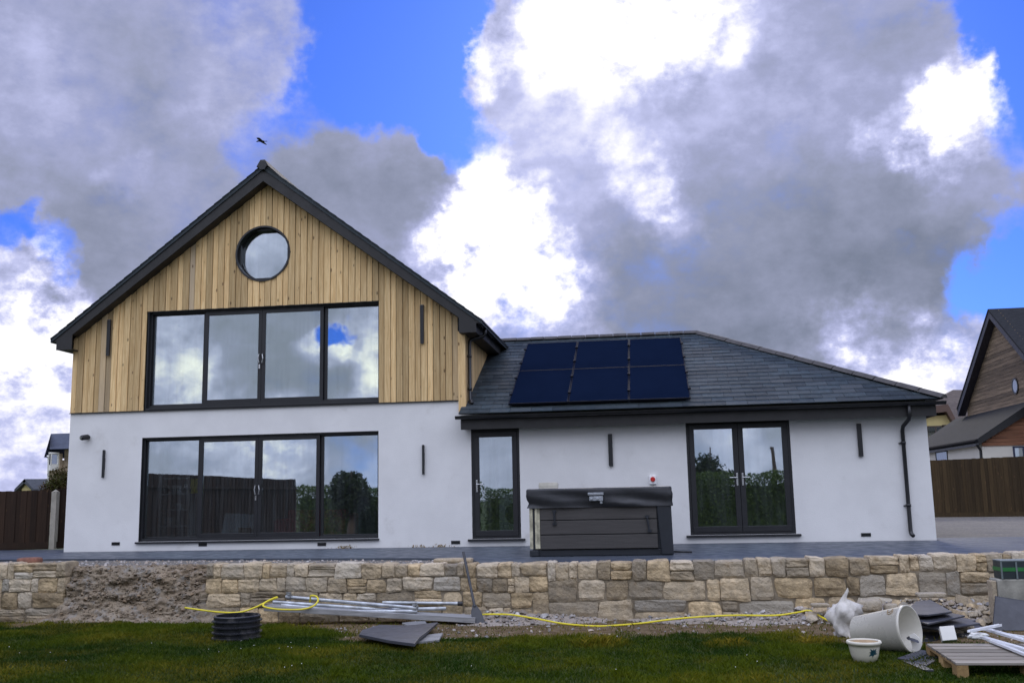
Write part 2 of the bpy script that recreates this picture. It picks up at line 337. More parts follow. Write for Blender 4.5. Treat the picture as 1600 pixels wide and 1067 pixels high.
MB().prism([(-15, -2.35, -.2), (-10.3, -2.35, -.2), (-4.2, -3.3, -.2), (-2.75, -3.6, -.2), (-2.4, -4.72, -.2), (7.2, -4.72, -.2), (9.5, -2.5, -.2), (9.5, .9, -.2), (5.12, .9, -.2),
    (5.12, -.02, -.2), (-11.8, -.02, -.2), (-11.8, 1.2, -.2), (-15, 1.2, -.2)][::-1], (0, 0, .2)).build('patio', pave, origin=(0, 0, 0), kind='structure')
MB().box(-15, -2.2, -4.62, -.1, -.4, -.035).build('gravel_strip', gravel_far, origin=(0, 0, 0), kind='structure')
MB().add([(5.0, .85, -.015), (40, .85, -.015), (40, 14, .06), (5.0, 14, .06)], [(0, 1, 2, 3)]).add([(5.0, 14, .06), (40, 14, .06), (60, 45, .5), (5.0, 45, .5)], [(0, 1, 2, 3)]).build('gravel_drive', gravel_far, origin=(0, 0, 0), kind='structure')
# ---------------------------------------------------------------- the house
XL, XR, XC = -11.72, -3.46, -7.56           # gable front
XW = 5.07                                   # wing right end
GD, WD = 12.0, 7.6                          # depths
house = thing('house', 'new white rendered house with timber clad gable and long low slate roofed wing', 'house', (-3.3, 0, 0))
UW = (-10.08, -5.19, 2.84, 4.84); LW = (-10.13, -5.20, .18, 2.25); DR = (-3.36, -2.42, .14, 2.22); FD = (.74, 2.64, .15, 2.25)
def holed(mb, x0, x1, z0, z1, holes, y0, y1, top=None):
    xb = sorted({x0, x1, *[h[0] for h in holes], *[h[1] for h in holes]})
    for a, b in zip(xb, xb[1:]):
        segs = [(z0, z1)]
        for h in holes:
            if h[0] < b-1e-6 and h[1] > a+1e-6:
                segs = [q for s0, s1 in segs for q in ((s0, min(s1, h[2])), (max(s0, h[3]), s1)) if q[1]-q[0] > 1e-6]
        for s0, s1 in segs: mb.box(a, b, y0, y1, s0, s1)
TH = .3
mb = MB()
holed(mb, XL, XW, 0, 2.55, [LW, DR, FD], 0, TH)
holed(mb, XL, XR, 2.55, 2.78, [], 0, TH)
mb.box(XL, XL+.3, TH, GD, 0, 3.9); mb.box(XL, XR, GD-.3, GD, 0, 4.1); mb.box(XW-.3, XW, TH, WD, 0, 2.5); mb.box(XR, XW-.3, WD-.3, WD, 0, 2.5)
mb.build('rendered_wall', render_m, house)
# backing behind the boards
RC, RR_ = (-7.635, 5.945), .56
mb = MB(); holed(mb, XL+.03, XR-.03, 2.78, 4.06, [UW], .03, TH)
zt = lambda x: 7.42-.748*abs(x-XC)
mb.prism([(XL+.05, .03, 4.06), (UW[0], .03, 4.06), (UW[0], .03, UW[3]), (RC[0]-.5, .03, UW[3]), (RC[0]-.5, .03, zt(RC[0]-.5)+.05), (XL+.05, .03, zt(XL+.05)+.2)], (0, TH-.03, 0))
mb.prism([(XR-.05, .03, 4.06), (XR-.05, .03, zt(XR-.05)+.2), (RC[0]+.5, .03, zt(RC[0]+.5)+.05), (RC[0]+.5, .03, UW[3]), (UW[1], .03, UW[3]), (UW[1], .03, 4.06)], (0, TH-.03, 0))
mb.box(RC[0]-.5, RC[0]+.5, .03, TH, UW[3], RC[1]-.5)
mb.prism([(RC[0]-.5, .03, RC[1]+.5), (RC[0]+.5, .03, RC[1]+.5), (RC[0]+.5, .03, zt(RC[0]+.5)+.05), (XC, .03, 7.45), (RC[0]-.5, .03, zt(RC[0]-.5)+.05)], (0, TH-.03, 0))
mb.box(XR-.24, XR-.03, TH, GD, 2.5, 4.2)
mb.build('wall_membrane', blackp, house)
# boards
mb = MB(); x = XL; i = 0
while x < XR-.135:
    wdt = (.132 if i % 2 else .118)+random.uniform(-.006, .006); b = x+wdt-(.008 if i % 2 else .015); b = min(b, XR-.135)
    tint = (random.random(), max(0, random.gauss(.17, .24)), random.random())
    yf = -.038 if i % 2 else -.020
    for k in range(3):
        a0, a1 = x+(b-x)*k/3, x+(b-x)*(k+1)/3; mid = (a0+a1)/2
        top0, top1 = zt(a0)+.03, zt(a1)+.03
        def q(zl0, zl1, zh0, zh1):
            mb.prism([(a0, yf, zl0), (a1, yf, zl1), (a1, yf, zh1), (a0, yf, zh0)], (0, .024, 0), tint)
        h0 = RR_**2-(a0-RC[0])**2; h1 = RR_**2-(a1-RC[0])**2
        lo = 2.80 if not (UW[0]-.01 < mid < UW[1]+.01) else UW[3]+.005
        if h0 > 0 or h1 > 0:
            s0, s1 = math.sqrt(max(h0, 0)), math.sqrt(max(h1, 0))
            q(lo, lo, RC[1]-s0, RC[1]-s1); q(RC[1]+s0, RC[1]+s1, top0, top1)
        else:
            if lo > 3 and False: pass
            q(lo, lo, top0, top1)
    x += wdt; i += 1
mb.box(XR-.128, XR+.012, -.045, -.018, 2.555, 4.15, (.75, .1, .3)); 
mb.box(XR-.012, XR+.012, -.018, .11, 2.56, 4.15, (.55, .2, .8))
y = .118
while y < 3.7:
    mb.box(XR-.012, XR+.010, y, y+.118, 2.45, 4.35, (random.random()*.7, abs(random.gauss(.35, .2)), random.random())); y += .126
mb.build('timber_cladding', cedar, house)
MB().box(XL-.01, XR-.14, -.04, .0, 2.782, 2.797).build('drip_trim', anth, house)
# gable roof
mb = MB(); HW = 4.50
zr = lambda dx: 7.74-.764*abs(dx)
for s in (-1, 1):
    mb.prism([(XC, -.30, zr(0)), (XC+s*HW, -.30, zr(HW)), (XC+s*HW, -.30, zr(HW)-.07), (XC, -.30, zr(0)-.09)][::s], (0, GD+.6, 0))
    rows = int(HW/.17)
    for r in range(rows):                      # slate courses along the verge
        a, b = r*HW/rows, (r+1)*HW/rows
        mb.prism([(XC+s*a, -.315, zr(a)+.012), (XC+s*b, -.315, zr(b)+.026), (XC+s*b, -.315, zr(b)-.0), (XC+s*a, -.315, zr(a)-.0)][::s], (0, GD+.63, 0), (random.random(), random.random()*.3, .5))
gr = mb.build('gable_roof', slate, house)
rt = MB()
for k in range(27):
    y0 = -.335+k*.46
    rt.prism([(XC-.13, y0, 7.70), (XC-.05, y0, 7.84), (XC+.05, y0, 7.84), (XC+.13, y0, 7.70), (XC+.03, y0, 7.72), (XC-.03, y0, 7.72)][::-1], (0, .455, 0))
rt.build('ridge_tiles', ridge_m, gr)
rt = MB(); rt.prism([(XC-.10, -.35, 7.72), (XC-.055, -.35, 7.80), (XC+.055, -.35, 7.80), (XC+.10, -.35, 7.72), (XC+.05, -.35, 7.63), (XC-.05, -.35, 7.63)][::-1], (0, .02, 0)); rt.build('ridge_end_cap', blackp, gr)
for s in (-1, 1):
    P = [(XC, -.28, 7.66), (XC+s*4.45, -.28, 4.265), (XC+s*4.38, -.28, 4.255), (XC+s*4.38, -.28, 4.08), (XC+s*4.04, -.28, 4.08), (XC+s*4.04, -.28, 4.385), (XC, -.28, 7.405)]
    MB().prism(P[::s], (0, .025, 0)).build('bargeboard', fascia_m, house)
    so_ = MB()
    so_.prism([(XC, -.255, 7.40), (XC+s*4.04, -.255, 4.38), (XC+s*4.04, -.255, 4.40), (XC, -.255, 7.42)][::s], (0, .27, 0))
    so_.prism([(XC+s*4.04, -.255, 4.084), (XC+s*4.375, -.255, 4.084), (XC+s*4.375, -.255, 4.10), (XC+s*4.04, -.255, 4.10)][::s], (0, GD+.2, 0))
    so_.prism([(XC+s*4.36, -.255, 4.10), (XC+s*4.378, -.255, 4.10), (XC+s*4.378, -.255, 4.27), (XC+s*4.36, -.255, 4.27)][::s], (0, GD+.2, 0))
    so_.build('soffit', fascia_m, house)
    gx = XC+s*4.46
    pr = [(gx+.06*math.cos(t), 0, 4.31+.06*math.sin(t)) for t in np.linspace(math.pi, 2*math.pi, 9)]
    inner = [(gx+.05*math.cos(t), 0, 4.31+.05*math.sin(t)) for t in np.linspace(2*math.pi, math.pi, 9)]
    g = MB(); g.prism([(p[0], -.27, p[2]) for p in pr+inner], (0, GD+.2, 0)); g.prism([(p[0], -.272, p[2]) for p in pr], (0, .006, 0)); g.build('gutter', blackp, house)
# swan neck and downpipe on the gable's side wall
g = MB(); g.tube([(-3.10, .30, 4.25), (-3.10, .30, 4.14), (-3.14, .30, 4.09), (-3.33, .20, 4.02), (-3.39, .16, 3.98), (-3.395, .15, 3.88), (-3.395, .15, 2.82), (-3.37, .10, 2.76), (-3.33, .02, 2.74)], .034, 10)
for z in (3.65, 3.0): g.tube([(-3.395, .15, z), (-3.395, .15, z+.05)], .045, 10)
g.build('downpipe', blackp, house, smooth=True)
g = MB(); g.tube([(XL-.05, .2, 4.1), (XL-.06, .2, 3.9), (XL-.07, .2, 0.05)], .04, 10); g.build('downpipe', blackp, house, smooth=True)
# wing roof: slates laid course by course on a hipped plane
E0, EZ, SL = -.36, 2.50, .5; XE0, XE1 = -3.53, 5.30
RY, RZ = 3.68, 2.50+(3.68+.36)*.5
ca = 1/math.sqrt(1+SL*SL); up_ = np.array([0, ca, SL*ca]); nr = np.array([0, -SL*ca, ca]); LEN = (RY-E0)/ca
mb = MB(); rowh = .215; nrow = int(LEN/rowh)+1
for r in range(nrow):
    s0, s1 = r*rowh, min((r+1)*rowh+.03, LEN)
    xmax = XE1-s0*ca; x = XE0-(0 if r % 2 else .20); 
    while x < xmax:
        wd_ = .40+random.uniform(-.01, .01); a, b = max(x, XE0), min(x+wd_-.006, xmax)
        if b-a > .03:
            lift = random.uniform(0, .004); bt = min(b, XE1-s1*ca)
            bl = np.array([0, E0, EZ])+up_*s0+nr*(.008+lift); tl = np.array([0, E0, EZ])+up_*s1+nr*(.002)
            bt = max(bt, a+.005)
            vs = [np.array([a, 0, 0])+bl, np.array([b, 0, 0])+bl, np.array([bt, 0, 0])+tl, np.array([a, 0, 0])+tl]
            mb.add(vs+[v-nr*.012 for v in vs], [(0,1,2,3),(0,4,5,1),(1,5,6,2),(0,3,7,4)], (random.random(), max(0, random.gauss(.2, .3)), random.random()))
        x += wd_
b0 = EZ-.01
mb.add([(XE0, E0+.01, b0), (XE1, E0+.01, b0), (XE1-(RY-E0), RY, RZ-.012), (XE0, RY, RZ-.012)], [(0, 1, 2, 3)], (.3, .2, .5))
mb.add([(XE1, E0, EZ), (XE1, 2*RY-E0, EZ), (XE1-(RY-E0), RY, RZ)], [(0, 1, 2)], (.3, .2, .5))
mb.add([(XE1, 2*RY-E0, EZ), (XE0, 2*RY-E0, EZ), (XE0, RY, RZ), (XE1-(RY-E0), RY, RZ)], [(0, 1, 2, 3)], (.3, .2, .5))
wr = mb.build('wing_roof', slate, house)
rt = MB(); hx = XE1-(RY-E0)
def half_tile(a, b, rr=.10):
    a, b = np.array(a, float), np.array(b, float); d = (b-a)/np.linalg.norm(b-a); sd = np.cross(d, (0, 0, 1)); sd /= np.linalg.norm(sd); u = np.cross(sd, d)
    pts = [(-1.15, -.42), (-.75, .02), (-.35, .26), (.35, .26), (.75, .02), (1.15, -.42)]
    rt.prism([a+sd*p*rr+u*q_*rr for p, q_ in pts], b-a, (random.random(), .4, .5))
n = 15
for k in range(n):
    f0, f1 = k/n, (k+1)/n; half_tile((XE0+(hx-XE0)*f0, RY, RZ+.03+.004*(k % 2)), (XE0+(hx-XE0)*(f1-.003), RY, RZ+.03+.004*(k % 2)))
n = 13; A = np.array([hx, RY, RZ+.03]); B = np.array([XE1+.03, E0-.02, EZ+.045])
for k in range(n): half_tile(A+(B-A)*k/n+np.array([0, 0, .004*(k % 2)]), A+(B-A)*((k+1)/n-.003)+np.array([0, 0, .004*(k % 2)]))
rt.build('ridge_tiles', ridge_m, wr)
f = MB(); f.box(XE0+.03, 5.17, -.305, -.28, 2.20, 2.47); f.box(5.145, 5.17, -.28, WD+.1, 2.20, 2.47); f.build('fascia', fascia_m, house)
f = MB(); f.box(XE0+.04, 5.14, -.28, -.002, 2.245, 2.262); f.box(XW+.002, 5.14, -.002, WD, 2.245, 2.262); f.build('soffit', fascia_m, house)
g = MB(); gy, gz = -.372, 2.452
pr = [(0, gy+.062*math.cos(t), gz+.062*math.sin(t)) for t in np.linspace(math.pi, 2*math.pi, 9)]+[(0, gy+.052*math.cos(t), gz+.052*math.sin(t)) for t in np.linspace(2*math.pi, math.pi, 9)]
g.prism([(XE0-.06, p[1], p[2]) for p in pr], (XE1+.02-XE0+.06, 0, 0))
for xx in (XE0-.06, XE1+.015): g.prism([(xx, p[1], p[2]) for p in pr[:9]], (.008, 0, 0))
g.build('gutter', blackp, house)
g = MB(); g.tube([(4.69, -.37, 2.41), (4.69, -.37, 2.22), (4.685, -.33, 2.15), (4.63, -.10, 2.04), (4.62, -.065, 1.96), (4.62, -.06, .18), (4.625, -.08, .12), (4.64, -.14, .09)], .036, 12)
for z in (1.72, .60): g.tube([(4.62, -.06, z), (4.62, -.06, z+.05)], .047, 12); g.box(4.55, 4.60, -.03, -.002, z+.01, z+.03)
g.build('downpipe', blackp, house, smooth=True)
for p in [(181, 849), (317, 850.5), (503, 851), (712, 851), (1353, 835)]:
    c = aty(*p); g = MB(); zc = max(c[2], .085)
    g.box(c[0]-.085, c[0]+.085, -.012, -.002, zc-.03, zc+.03)
    for k in range(3): g.box(c[0]-.075, c[0]+.075, -.017, -.012, zc-.021+k*.017, zc-.013+k*.017)
    g.build('air_brick', blackp, house)
# openings
def handle(parent, x, z, y, both=False, lever=1):
    g = MB(); g.box(x-.016, x+.016, y-.014, y-.002, z-.13, z+.10)
    g.tube([(x, y-.014, z+.02), (x, y-.05, z+.02), (x+.02*lever, y-.055, z+.02), (x+.13*lever, y-.055, z+.02)], .010, 8)
    g.build('door_handle', steel, parent, bevel=.003)
def slider(name, H, divs, sill_over):
    x0, x1, z0, z1 = H; y0, y1 = .05, .17; m_ = MB()
    m_.box(x0, x1, y0, y1, z1-.045, z1); m_.box(x0, x1, y0, y1, z0, z0+.055); m_.box(x0, x0+.045, y0, y1, z0+.055, z1-.045); m_.box(x1-.03, x1, y0, y1, z0+.055, z1-.045)
    fr_ = m_.build(name, anth, house, bevel=.003)
    X = [x0+.045, *divs, x1-.03]
    for k in range(4):
        a, b = X[k], X[k+1]; mid_ = k in (1, 2); s = MB(); ya, yb = (y0+.012, y0+.062) if mid_ else (y0+.066, y0+.112)
        l = .075 if k in (1, 2) else (.028 if k == 0 else .065); r = .075 if k in (1, 2) else (.05 if k == 0 else .02); t_, bt = (.075, .085) if mid_ else (.03, .03)
        zz0, zz1 = z0+.055, z1-.045
        s.box(a+.002, b-.002, ya, yb, zz1-t_, zz1-.001); s.box(a+.002, b-.002, ya, yb, zz0+.001, zz0+bt); s.box(a+.002, a+l, ya, yb, zz0+bt, zz1-t_); s.box(b-r, b-.002, ya, yb, zz0+bt, zz1-t_)
        s.build('sliding_sash', anth, fr_, bevel=.003)
        MB().box(a+l+.002, b-r-.002, ya+.02, ya+.032, zz0+bt+.001, zz1-t_-.001).build('pane', pane_m, fr_)
    g = MB(); c = X[2]; z = (z0+z1)/2-.06
    for s_ in (-1, 1):
        g.tube([(c+s_*.035, y0-.0, z+.09), (c+s_*.035, y0-.04, z+.085), (c+s_*.05, y0-.045, z+.0), (c+s_*.035, y0-.04, z-.085), (c+s_*.035, y0, z-.09)], .010, 8)
    g.box(c-.05, c-.022, y0-.004, y0+.01, z-.20, z-.11)
    g.build('door_handle', steel, fr_)
    g = MB()
    if sill_over: g.box(x0-.05, x1+.02, -.05, .05, z0-.035, z0-.002)
    else: g.box(x0, x1, -.028, .05, z0-.035, z0-.002)
    g.build('sill', anth, fr_, bevel=.003)
    g = MB(); g.box(x0-.001, x0+.012, .002 if sill_over else -.03, y0-.001, z0, z1); g.box(x0+.012, x1, .002 if sill_over else -.03, y0-.001, z1-.012, z1+.001); g.build('reveal_lining', anth, fr_)
    return fr_
slider('sliding_window', UW, [-8.885, -7.66, -6.36], False)
slider('sliding_door', LW, [-8.92, -7.68, -6.41], True)
def hinged(name, H, leaves, handles):
    x0, x1, z0, z1 = H; m_ = MB(); y0 = .035
    m_.box(x0, x1, y0, y0+.08, z1-.055, z1); m_.box(x0, x1, y0, y0+.08, z0, z0+.045); m_.box(x0, x0+.05, y0, y0+.08, z0+.045, z1-.055); m_.box(x1-.05, x1, y0, y0+.08, z0+.045, z1-.055)
    fr_ = m_.build(name, anth, house, bevel=.003); n = leaves; L = (x1-x0-.10)/n
    for k in range(n):
        a = x0+.05+k*L+.003; b = a+L-.006; s = MB(); ya = y0-.012; st_ = .095
        za, zb = z0+.048, z1-.058
        s.box(a, b, ya, ya+.07, zb-st_, zb); s.box(a, b, ya, ya+.07, za, za+st_+.01); s.box(a, a+st_, ya, ya+.07, za+st_+.01, zb-st_); s.box(b-st_, b, ya, ya+.07, za+st_+.01, zb-st_)
        sa = s.build('door_leaf', anth, fr_, bevel=.004)
        MB().box(a+st_+.002, b-st_-.002, ya+.03, ya+.042, za+st_+.012, zb-st_-.002).build('pane', pane_m, fr_)
        hx_, lev = handles[k]; handle(fr_, (a+st_/2) if hx_ < 0 else (b-st_/2), (z0+z1)/2-.03, ya, lever=lev)
    g = MB(); g.box(x0-.08, x1+.08, -.06, y0-.001, z0-.04, z0-.002); g.build('sill', anth, fr_, bevel=.004)
    g = MB(); g.box(x0, x1, -.012, y0-.014, z1-.02, z1+.03); g.build('head_trim', anth, fr_); return fr_
hinged('glass_door', DR, 1, [(-1, 1)]); hinged('french_doors', FD, 2, [(1, -1), (-1, 1)])
rw = MB(); N = 64
rw.lathe([(.53, 0), (.575, 0), (.575, -.01), (.585, -.012), (.585, -.03), (.53, -.03)], (RC[0], -.055, RC[1]), (0, -1, 0), N) if False else None
vs = []; fs = []
prof = [(.585, -.012), (.585, -.052), (.548, -.052), (.548, .13), (.520, .13), (.520, .17), (.60, .17), (.60, .0)]
for r, yy in prof:
    for k in range(N): t = 2*math.pi*k/N; vs.append((RC[0]+r*math.cos(t), yy, RC[1]+r*math.sin(t)))
for i in range(len(prof)-1):
    for k in range(N): fs.append((i*N+k, (i+1)*N+k, (i+1)*N+(k+1) % N, i*N+(k+1) % N))
rf = MB().add(vs, fs).build('round_window', anth, house)
MB().lathe([(.525, 0), (.525, .012)], (RC[0], .145, RC[1]), (0, 1, 0), N).build('pane', pane_m, rf)
# rooms behind the glass
def room(x0, x1, y0, y1, z0, z1):
    m_ = MB(); t = .05
    m_.box(x0, x1, y0, y1, z0-t, z0); m_.box(x0, x1, y0, y1, z1, z1+t); m_.box(x0, x1, y1, y1+t, z0, z1); m_.box(x0-t, x0, y0, y1, z0, z1); m_.box(x1, x1+t, y0, y1, z0, z1)
    m_.build('room_lining', room_m, house)
room(XL+.36, XR-.36, .302, 5.5, .10, 2.50); room(XL+.36, XR-.36, .302, 5.5, 2.62, 4.0+.9) if False else room(-10.6, -4.6, .302, 5.0, 2.72, 4.95); room(-8.4, -6.8, .302, 2.5, 5.2, 6.55)
room(-3.30, -2.2, .302, 2.6, .10, 2.40); room(.4, 3.0, .302, 4.2, .10, 2.40)
# ---------------------------------------------------------------- things on the house
def wall_light(px, p0, p1, label, y=-.0, grp='slim black wall lights'):
    a, b = aty(px, p0, y), aty(px, p1, y); t = thing('wall_light', label, 'wall light', ((a[0]+b[0])/2, y, b[2]), grp); c = t.location
    h = a[2]-b[2]; wv = .021 if y == 0 else .036
    if px > 900: wv = .04
    MB().box(c[0]-wv, c[0]+wv, y-.055, y-.012, b[2], b[2]+h).build('lamp_body', anth, t, bevel=.004)
    MB().box(c[0]-.02, c[0]+.02, y-.0125, y-.001, b[2]+h*.3, b[2]+h*.7).build('bracket', blackp, t)
    for za, zb_ in ((b[2]-.004, b[2]-.0005), (b[2]+h+.0005, b[2]+h+.004)): MB().box(c[0]-wv*.6, c[0]+wv*.6, y-.045, y-.02, za, zb_).build('lens', lens_m, t)
lens_m = M('lamp_lens', (.5, .5, .48), .4, .02, 3, 0)
wall_light(171, 500, 556, 'slim black light on the timber boards left of the upper sliding window', -.036)
wall_light(660, 477, 537, 'slim black light on the timber boards right of the upper sliding window', -.036)
wall_light(163, 703, 746, 'thin black light on white wall below the small security camera')
wall_light(662, 695, 741, 'thin black light on white wall between the lower sliding door and single glass door')
wall_light(954, 678, 728, 'black bar light on white wall above the covered hot tub')
wall_light(1343, 662, 713, 'black bar light on white wall between french doors and downpipe')
c = aty(138, 683); t = thing('security_camera', 'small black security camera high on the left end of the white wall', 'security camera', (c[0], 0, c[2]-.05))
MB().lathe([(.045, 0), (.045, .02)], (c[0], -.002, c[2]), (0, -1, 0), 16).build('mount', blackp, t)
g = MB(); g.tube([(c[0], -.02, c[2]), (c[0], -.06, c[2])], .02, 8); g.lathe([(.045, -.02), (.055, 0), (.055, .12), (.04, .15)], (c[0]+.02, -.06, c[2]), (-.45, -.8, -.15), 16); g.build('body', blackp, t, smooth=False)
MB().lathe([(.032, .151), (.032, .156)], (c[0]+.02, -.06, c[2]), (-.45, -.8, -.15), 16).build('lens', steel, t)
c = aty(1020, 749); t = thing('isolator_switch', 'white switch box with a red rotary knob on wall above the hot tub', 'switch', (c[0], 0, c[2]-.08))
MB().box(c[0]-.065, c[0]+.065, -.07, -.002, c[2]-.085, c[2]+.075).build('switch_box', M('switch_white', (.86, .86, .85), .3, .02, 3, 0), t, bevel=.008)
red = M('red_plastic', (.55, .02, .012), .4, .05, 4, 0)
g = MB(); g.lathe([(.045, 0), (.045, .02), (.03, .03)], (c[0], -.071, c[2]+.005), (0, -1, 0), 20); g.box(c[0]-.012, c[0]+.012, -.125, -.10, c[2]-.035, c[2]+.045); g.build('knob', red, t)
# solar panels
solar_m = M('solar_glass', (.0052, .010, .026), .8, .08, 1.2, 0, spec=0.0)
pframe = M('panel_black', (.006, .007, .012), .6, .05, 3, 0, spec=.1)
PX0, PX1 = -2.59, .86; PW = (PX1-PX0)/3; s_lo, s_hi = (.20)/ca, (3.20-E0)/ca; PH = (s_hi-s_lo)/2
def panel(xa, sb, label, last):
    o = np.array([xa, E0, EZ])+up_*sb+nr*.09; t = thing('solar_panel', label, 'solar panel', o, 'black solar panels on the wing roof')
    ex = np.array([1., 0, 0]); w_, h_ = PW-.010, PH-.010
    g = MB(); g.obox(o+ex*(w_/2)+up_*(h_/2)-nr*.016, ex*(w_/2-.018), up_*(h_/2-.018), nr*.012); g.build('cell_glass', solar_m, t)
    g = MB()
    for a, b, c_, d in ((0, w_, 0, .016), (0, w_, h_-.016, h_), (0, .016, .016, h_-.016), (w_-.016, w_, .016, h_-.016)):
        g.obox(o+ex*(a+b)/2+up_*(c_+d)/2-nr*.018, ex*(b-a)/2, up_*(d-c_)/2, nr*.018)
    g.build('panel_frame', pframe, t)
    for fx in (.25, .75):
        for xx in ((0,) if not last else (0, w_)):
            g = MB(); g.obox(o+ex*(xx-.006 if xx == 0 else xx+.006)+up_*(h_*fx)+nr*.014, ex*.026, up_*.032, nr*.014); g.build('clamp', pframe, t)
    g = MB()
    for fx in (.25, .75): g.obox(o+ex*(w_/2)+up_*(h_*fx)-nr*.055, ex*(w_/2), up_*.02, nr*.018)
    g.build('rail', pframe, t)
names = [['lower left', 'lower middle', 'lower right'], ['upper left', 'upper middle', 'upper right']]
for r in range(2):
    for k in range(3): panel(PX0+k*PW, s_lo+r*PH, '%s one of six black solar panels on slate roof' % names[r][k], k == 2)
# ---------------------------------------------------------------- stone retaining walls
def course_wall(name, x0, x1, y, ztop, zbot, label, seed, depth=.38):
    rnd = random.Random(seed); t = thing(name, label, 'stone wall', ((x0+x1)/2, y+depth/2, zbot))
    mb = MB(); Z = lambda x, f: zbot+(ztop(x)-zbot)*f
    def st(a, b, f0, f1):
        w_ = b-a; m_ = (a+b)/2; z0, z1 = Z(m_, f0), Z(m_, f1)
        j = lambda s: rnd.uniform(-s, s)
        g_ = rnd.random(); tint = (rnd.random(), max(0, min(1, rnd.gauss(.35, .3))), rnd.random())
        mb.rock((m_, y+depth/2+j(.012), (z0+z1)/2), (w_+.004, depth, z1-z0+.002), n=6, k=rnd.uniform(6, 15), jit=.055, tint=tint, taper=.10)
    xm = rnd.uniform(-1.6, -1.2)
    secs = []
    for lo_, hi_, fr_ in ((x0, min(xm, x1), (0, .27, .53, .77, 1)), (max(xm, x0), x1, (0, .36, .70, 1) if x1 > 0 else (0, .36, .7, 1))):
        if hi_-lo_ > .1: secs.append((lo_, hi_, fr_))
    for lo_, hi_, fr_ in secs:
        nc = len(fr_)-1
        def bnd(i, x):
            if i == 0: return 0
            if i == nc: return 1
            return fr_[i]+.022*math.sin(x*(1.7+.6*i)+i*2)+(.05*max(0, min(1, (x-1)/3)) if nc == 3 else 0)
        taken = [[] for _ in range(nc+1)]
        for i in range(nc):
            x = lo_; blocked = sorted(taken[i])
            while x < hi_-.02:
                hit = [q for q in blocked if q[0]-.001 <= x < q[1]-.001]
                if hit: x = hit[0][1]; continue
                lim = min([q[0] for q in blocked if q[0] > x]+[hi_])
                base = (.40, .33, .27, .24)[i] if nc == 4 else (.47, .36, .25)[i]
                b = x+base*rnd.choice((.45, .75, .9, 1.05, 1.2, 1.55))*rnd.uniform(.9, 1.1)
                if lim-b < .10: b = lim if lim-x < base*1.9 else (x+lim)/2
                m_ = (x+b)/2; f0, f1 = bnd(i, m_), bnd(i+1, m_); r = rnd.random()
                if i < nc-1 and r < .09 and .14 < b-x < .40 and not any(q[0] < b and q[1] > x for q in taken[i+1]):
                    st(x, b, f0, bnd(i+2, m_)); taken[i+1].append((x, b))
                elif r < .19 and b-x > .2: h = rnd.uniform(.42, .6); st(x, b, f0, f0+(f1-f0)*h); st(x, b, f0+(f1-f0)*h, f1)
                elif r < .27 and b-x > .3: c_ = x+(b-x)*rnd.uniform(.65, .75); st(x, c_, f0, f1); st(c_, b, f0, (f0+f1)/2); st(c_, b, (f0+f1)/2, f1)
                else: st(x, b, f0, f1+(rnd.uniform(-.02, .03) if i == nc-1 else rnd.uniform(-.008, .008)))
                x = b
    mb.build('stonework', stone_m, t)
    g = MB(); n = 24; xs_ = np.linspace(x0+.05, x1-.05, n)
    P = [(x, y+.03, zbot) for x in (xs_[0], xs_[-1])]+[(x, y+.03, ztop(x)-.05) for x in xs_[::-1]]
    g.prism(P, (0, depth-.07, 0)); g.build('mortar', mortar_m, t); return t
zt1 = lambda x: float(np.interp(x, [-6.4, -1, 2.4, 4.7, 7], [.036, 0, .025, .063, .07]))
course_wall('stone_wall', -6.37, 6.6, -5.0, zt1, LAWN-.05, 'long tan stone retaining wall running along the patio edge', 11)
zt2 = lambda x: .075
course_wall('stone_wall', -11.5, -8.55, -5.0, zt2, LAWN-.05, 'short grey stone wall stub left of the bare earth bank', 4)
# earth bank in the gap
xs_ = np.linspace(-8.95, -6.0, 110); vs_ = np.linspace(0, 1, 60); X_, V_ = np.meshgrid(xs_, vs_)
prof_y = np.interp(V_, [0, .12, .3, .7, .85, 1], [-5.45, -5.2, -5.06, -4.9, -4.76, -4.45]); prof_z = np.interp(V_, [0, .12, .3, .7, .85, 1], [LAWN-.08, LAWN+.06, -.5, -.12, .02, -.02])
nzv = fbm(X_*1.0, prof_z*2+prof_y, 3.3, 41)-.5; nz2 = fbm(X_, prof_z*2+prof_y*2, 11, 45)-.5
edge_ = np.clip(np.minimum(X_+8.75, -6.2-X_)/.25, 0, 1); nz3 = fbm(X_*1.0, prof_z+prof_y*1.3, 26, 47)-.5; prof_y = prof_y+.22*(1-edge_)-nzv*.14-nz2*.09-nz3*.05; prof_z = prof_z+nz2*.04; n_ = len(xs_)
fi = (np.arange(len(vs_)-1)[:, None]*n_+np.arange(n_-1)[None]).ravel()
np_mesh('earth_bank', np.stack([X_.ravel(), prof_y.ravel(), prof_z.ravel()], 1), np.stack([fi, fi+1, fi+n_+1, fi+n_], 1), soil_m,
        tint=np.stack([nzv.ravel()+.5, np.clip(fbm(X_, V_*2, 2.5, 50)*1.6-.5, 0, 1).ravel(), nzv.ravel()], 1), origin=(0, 0, 0), smooth=True, kind='structure')
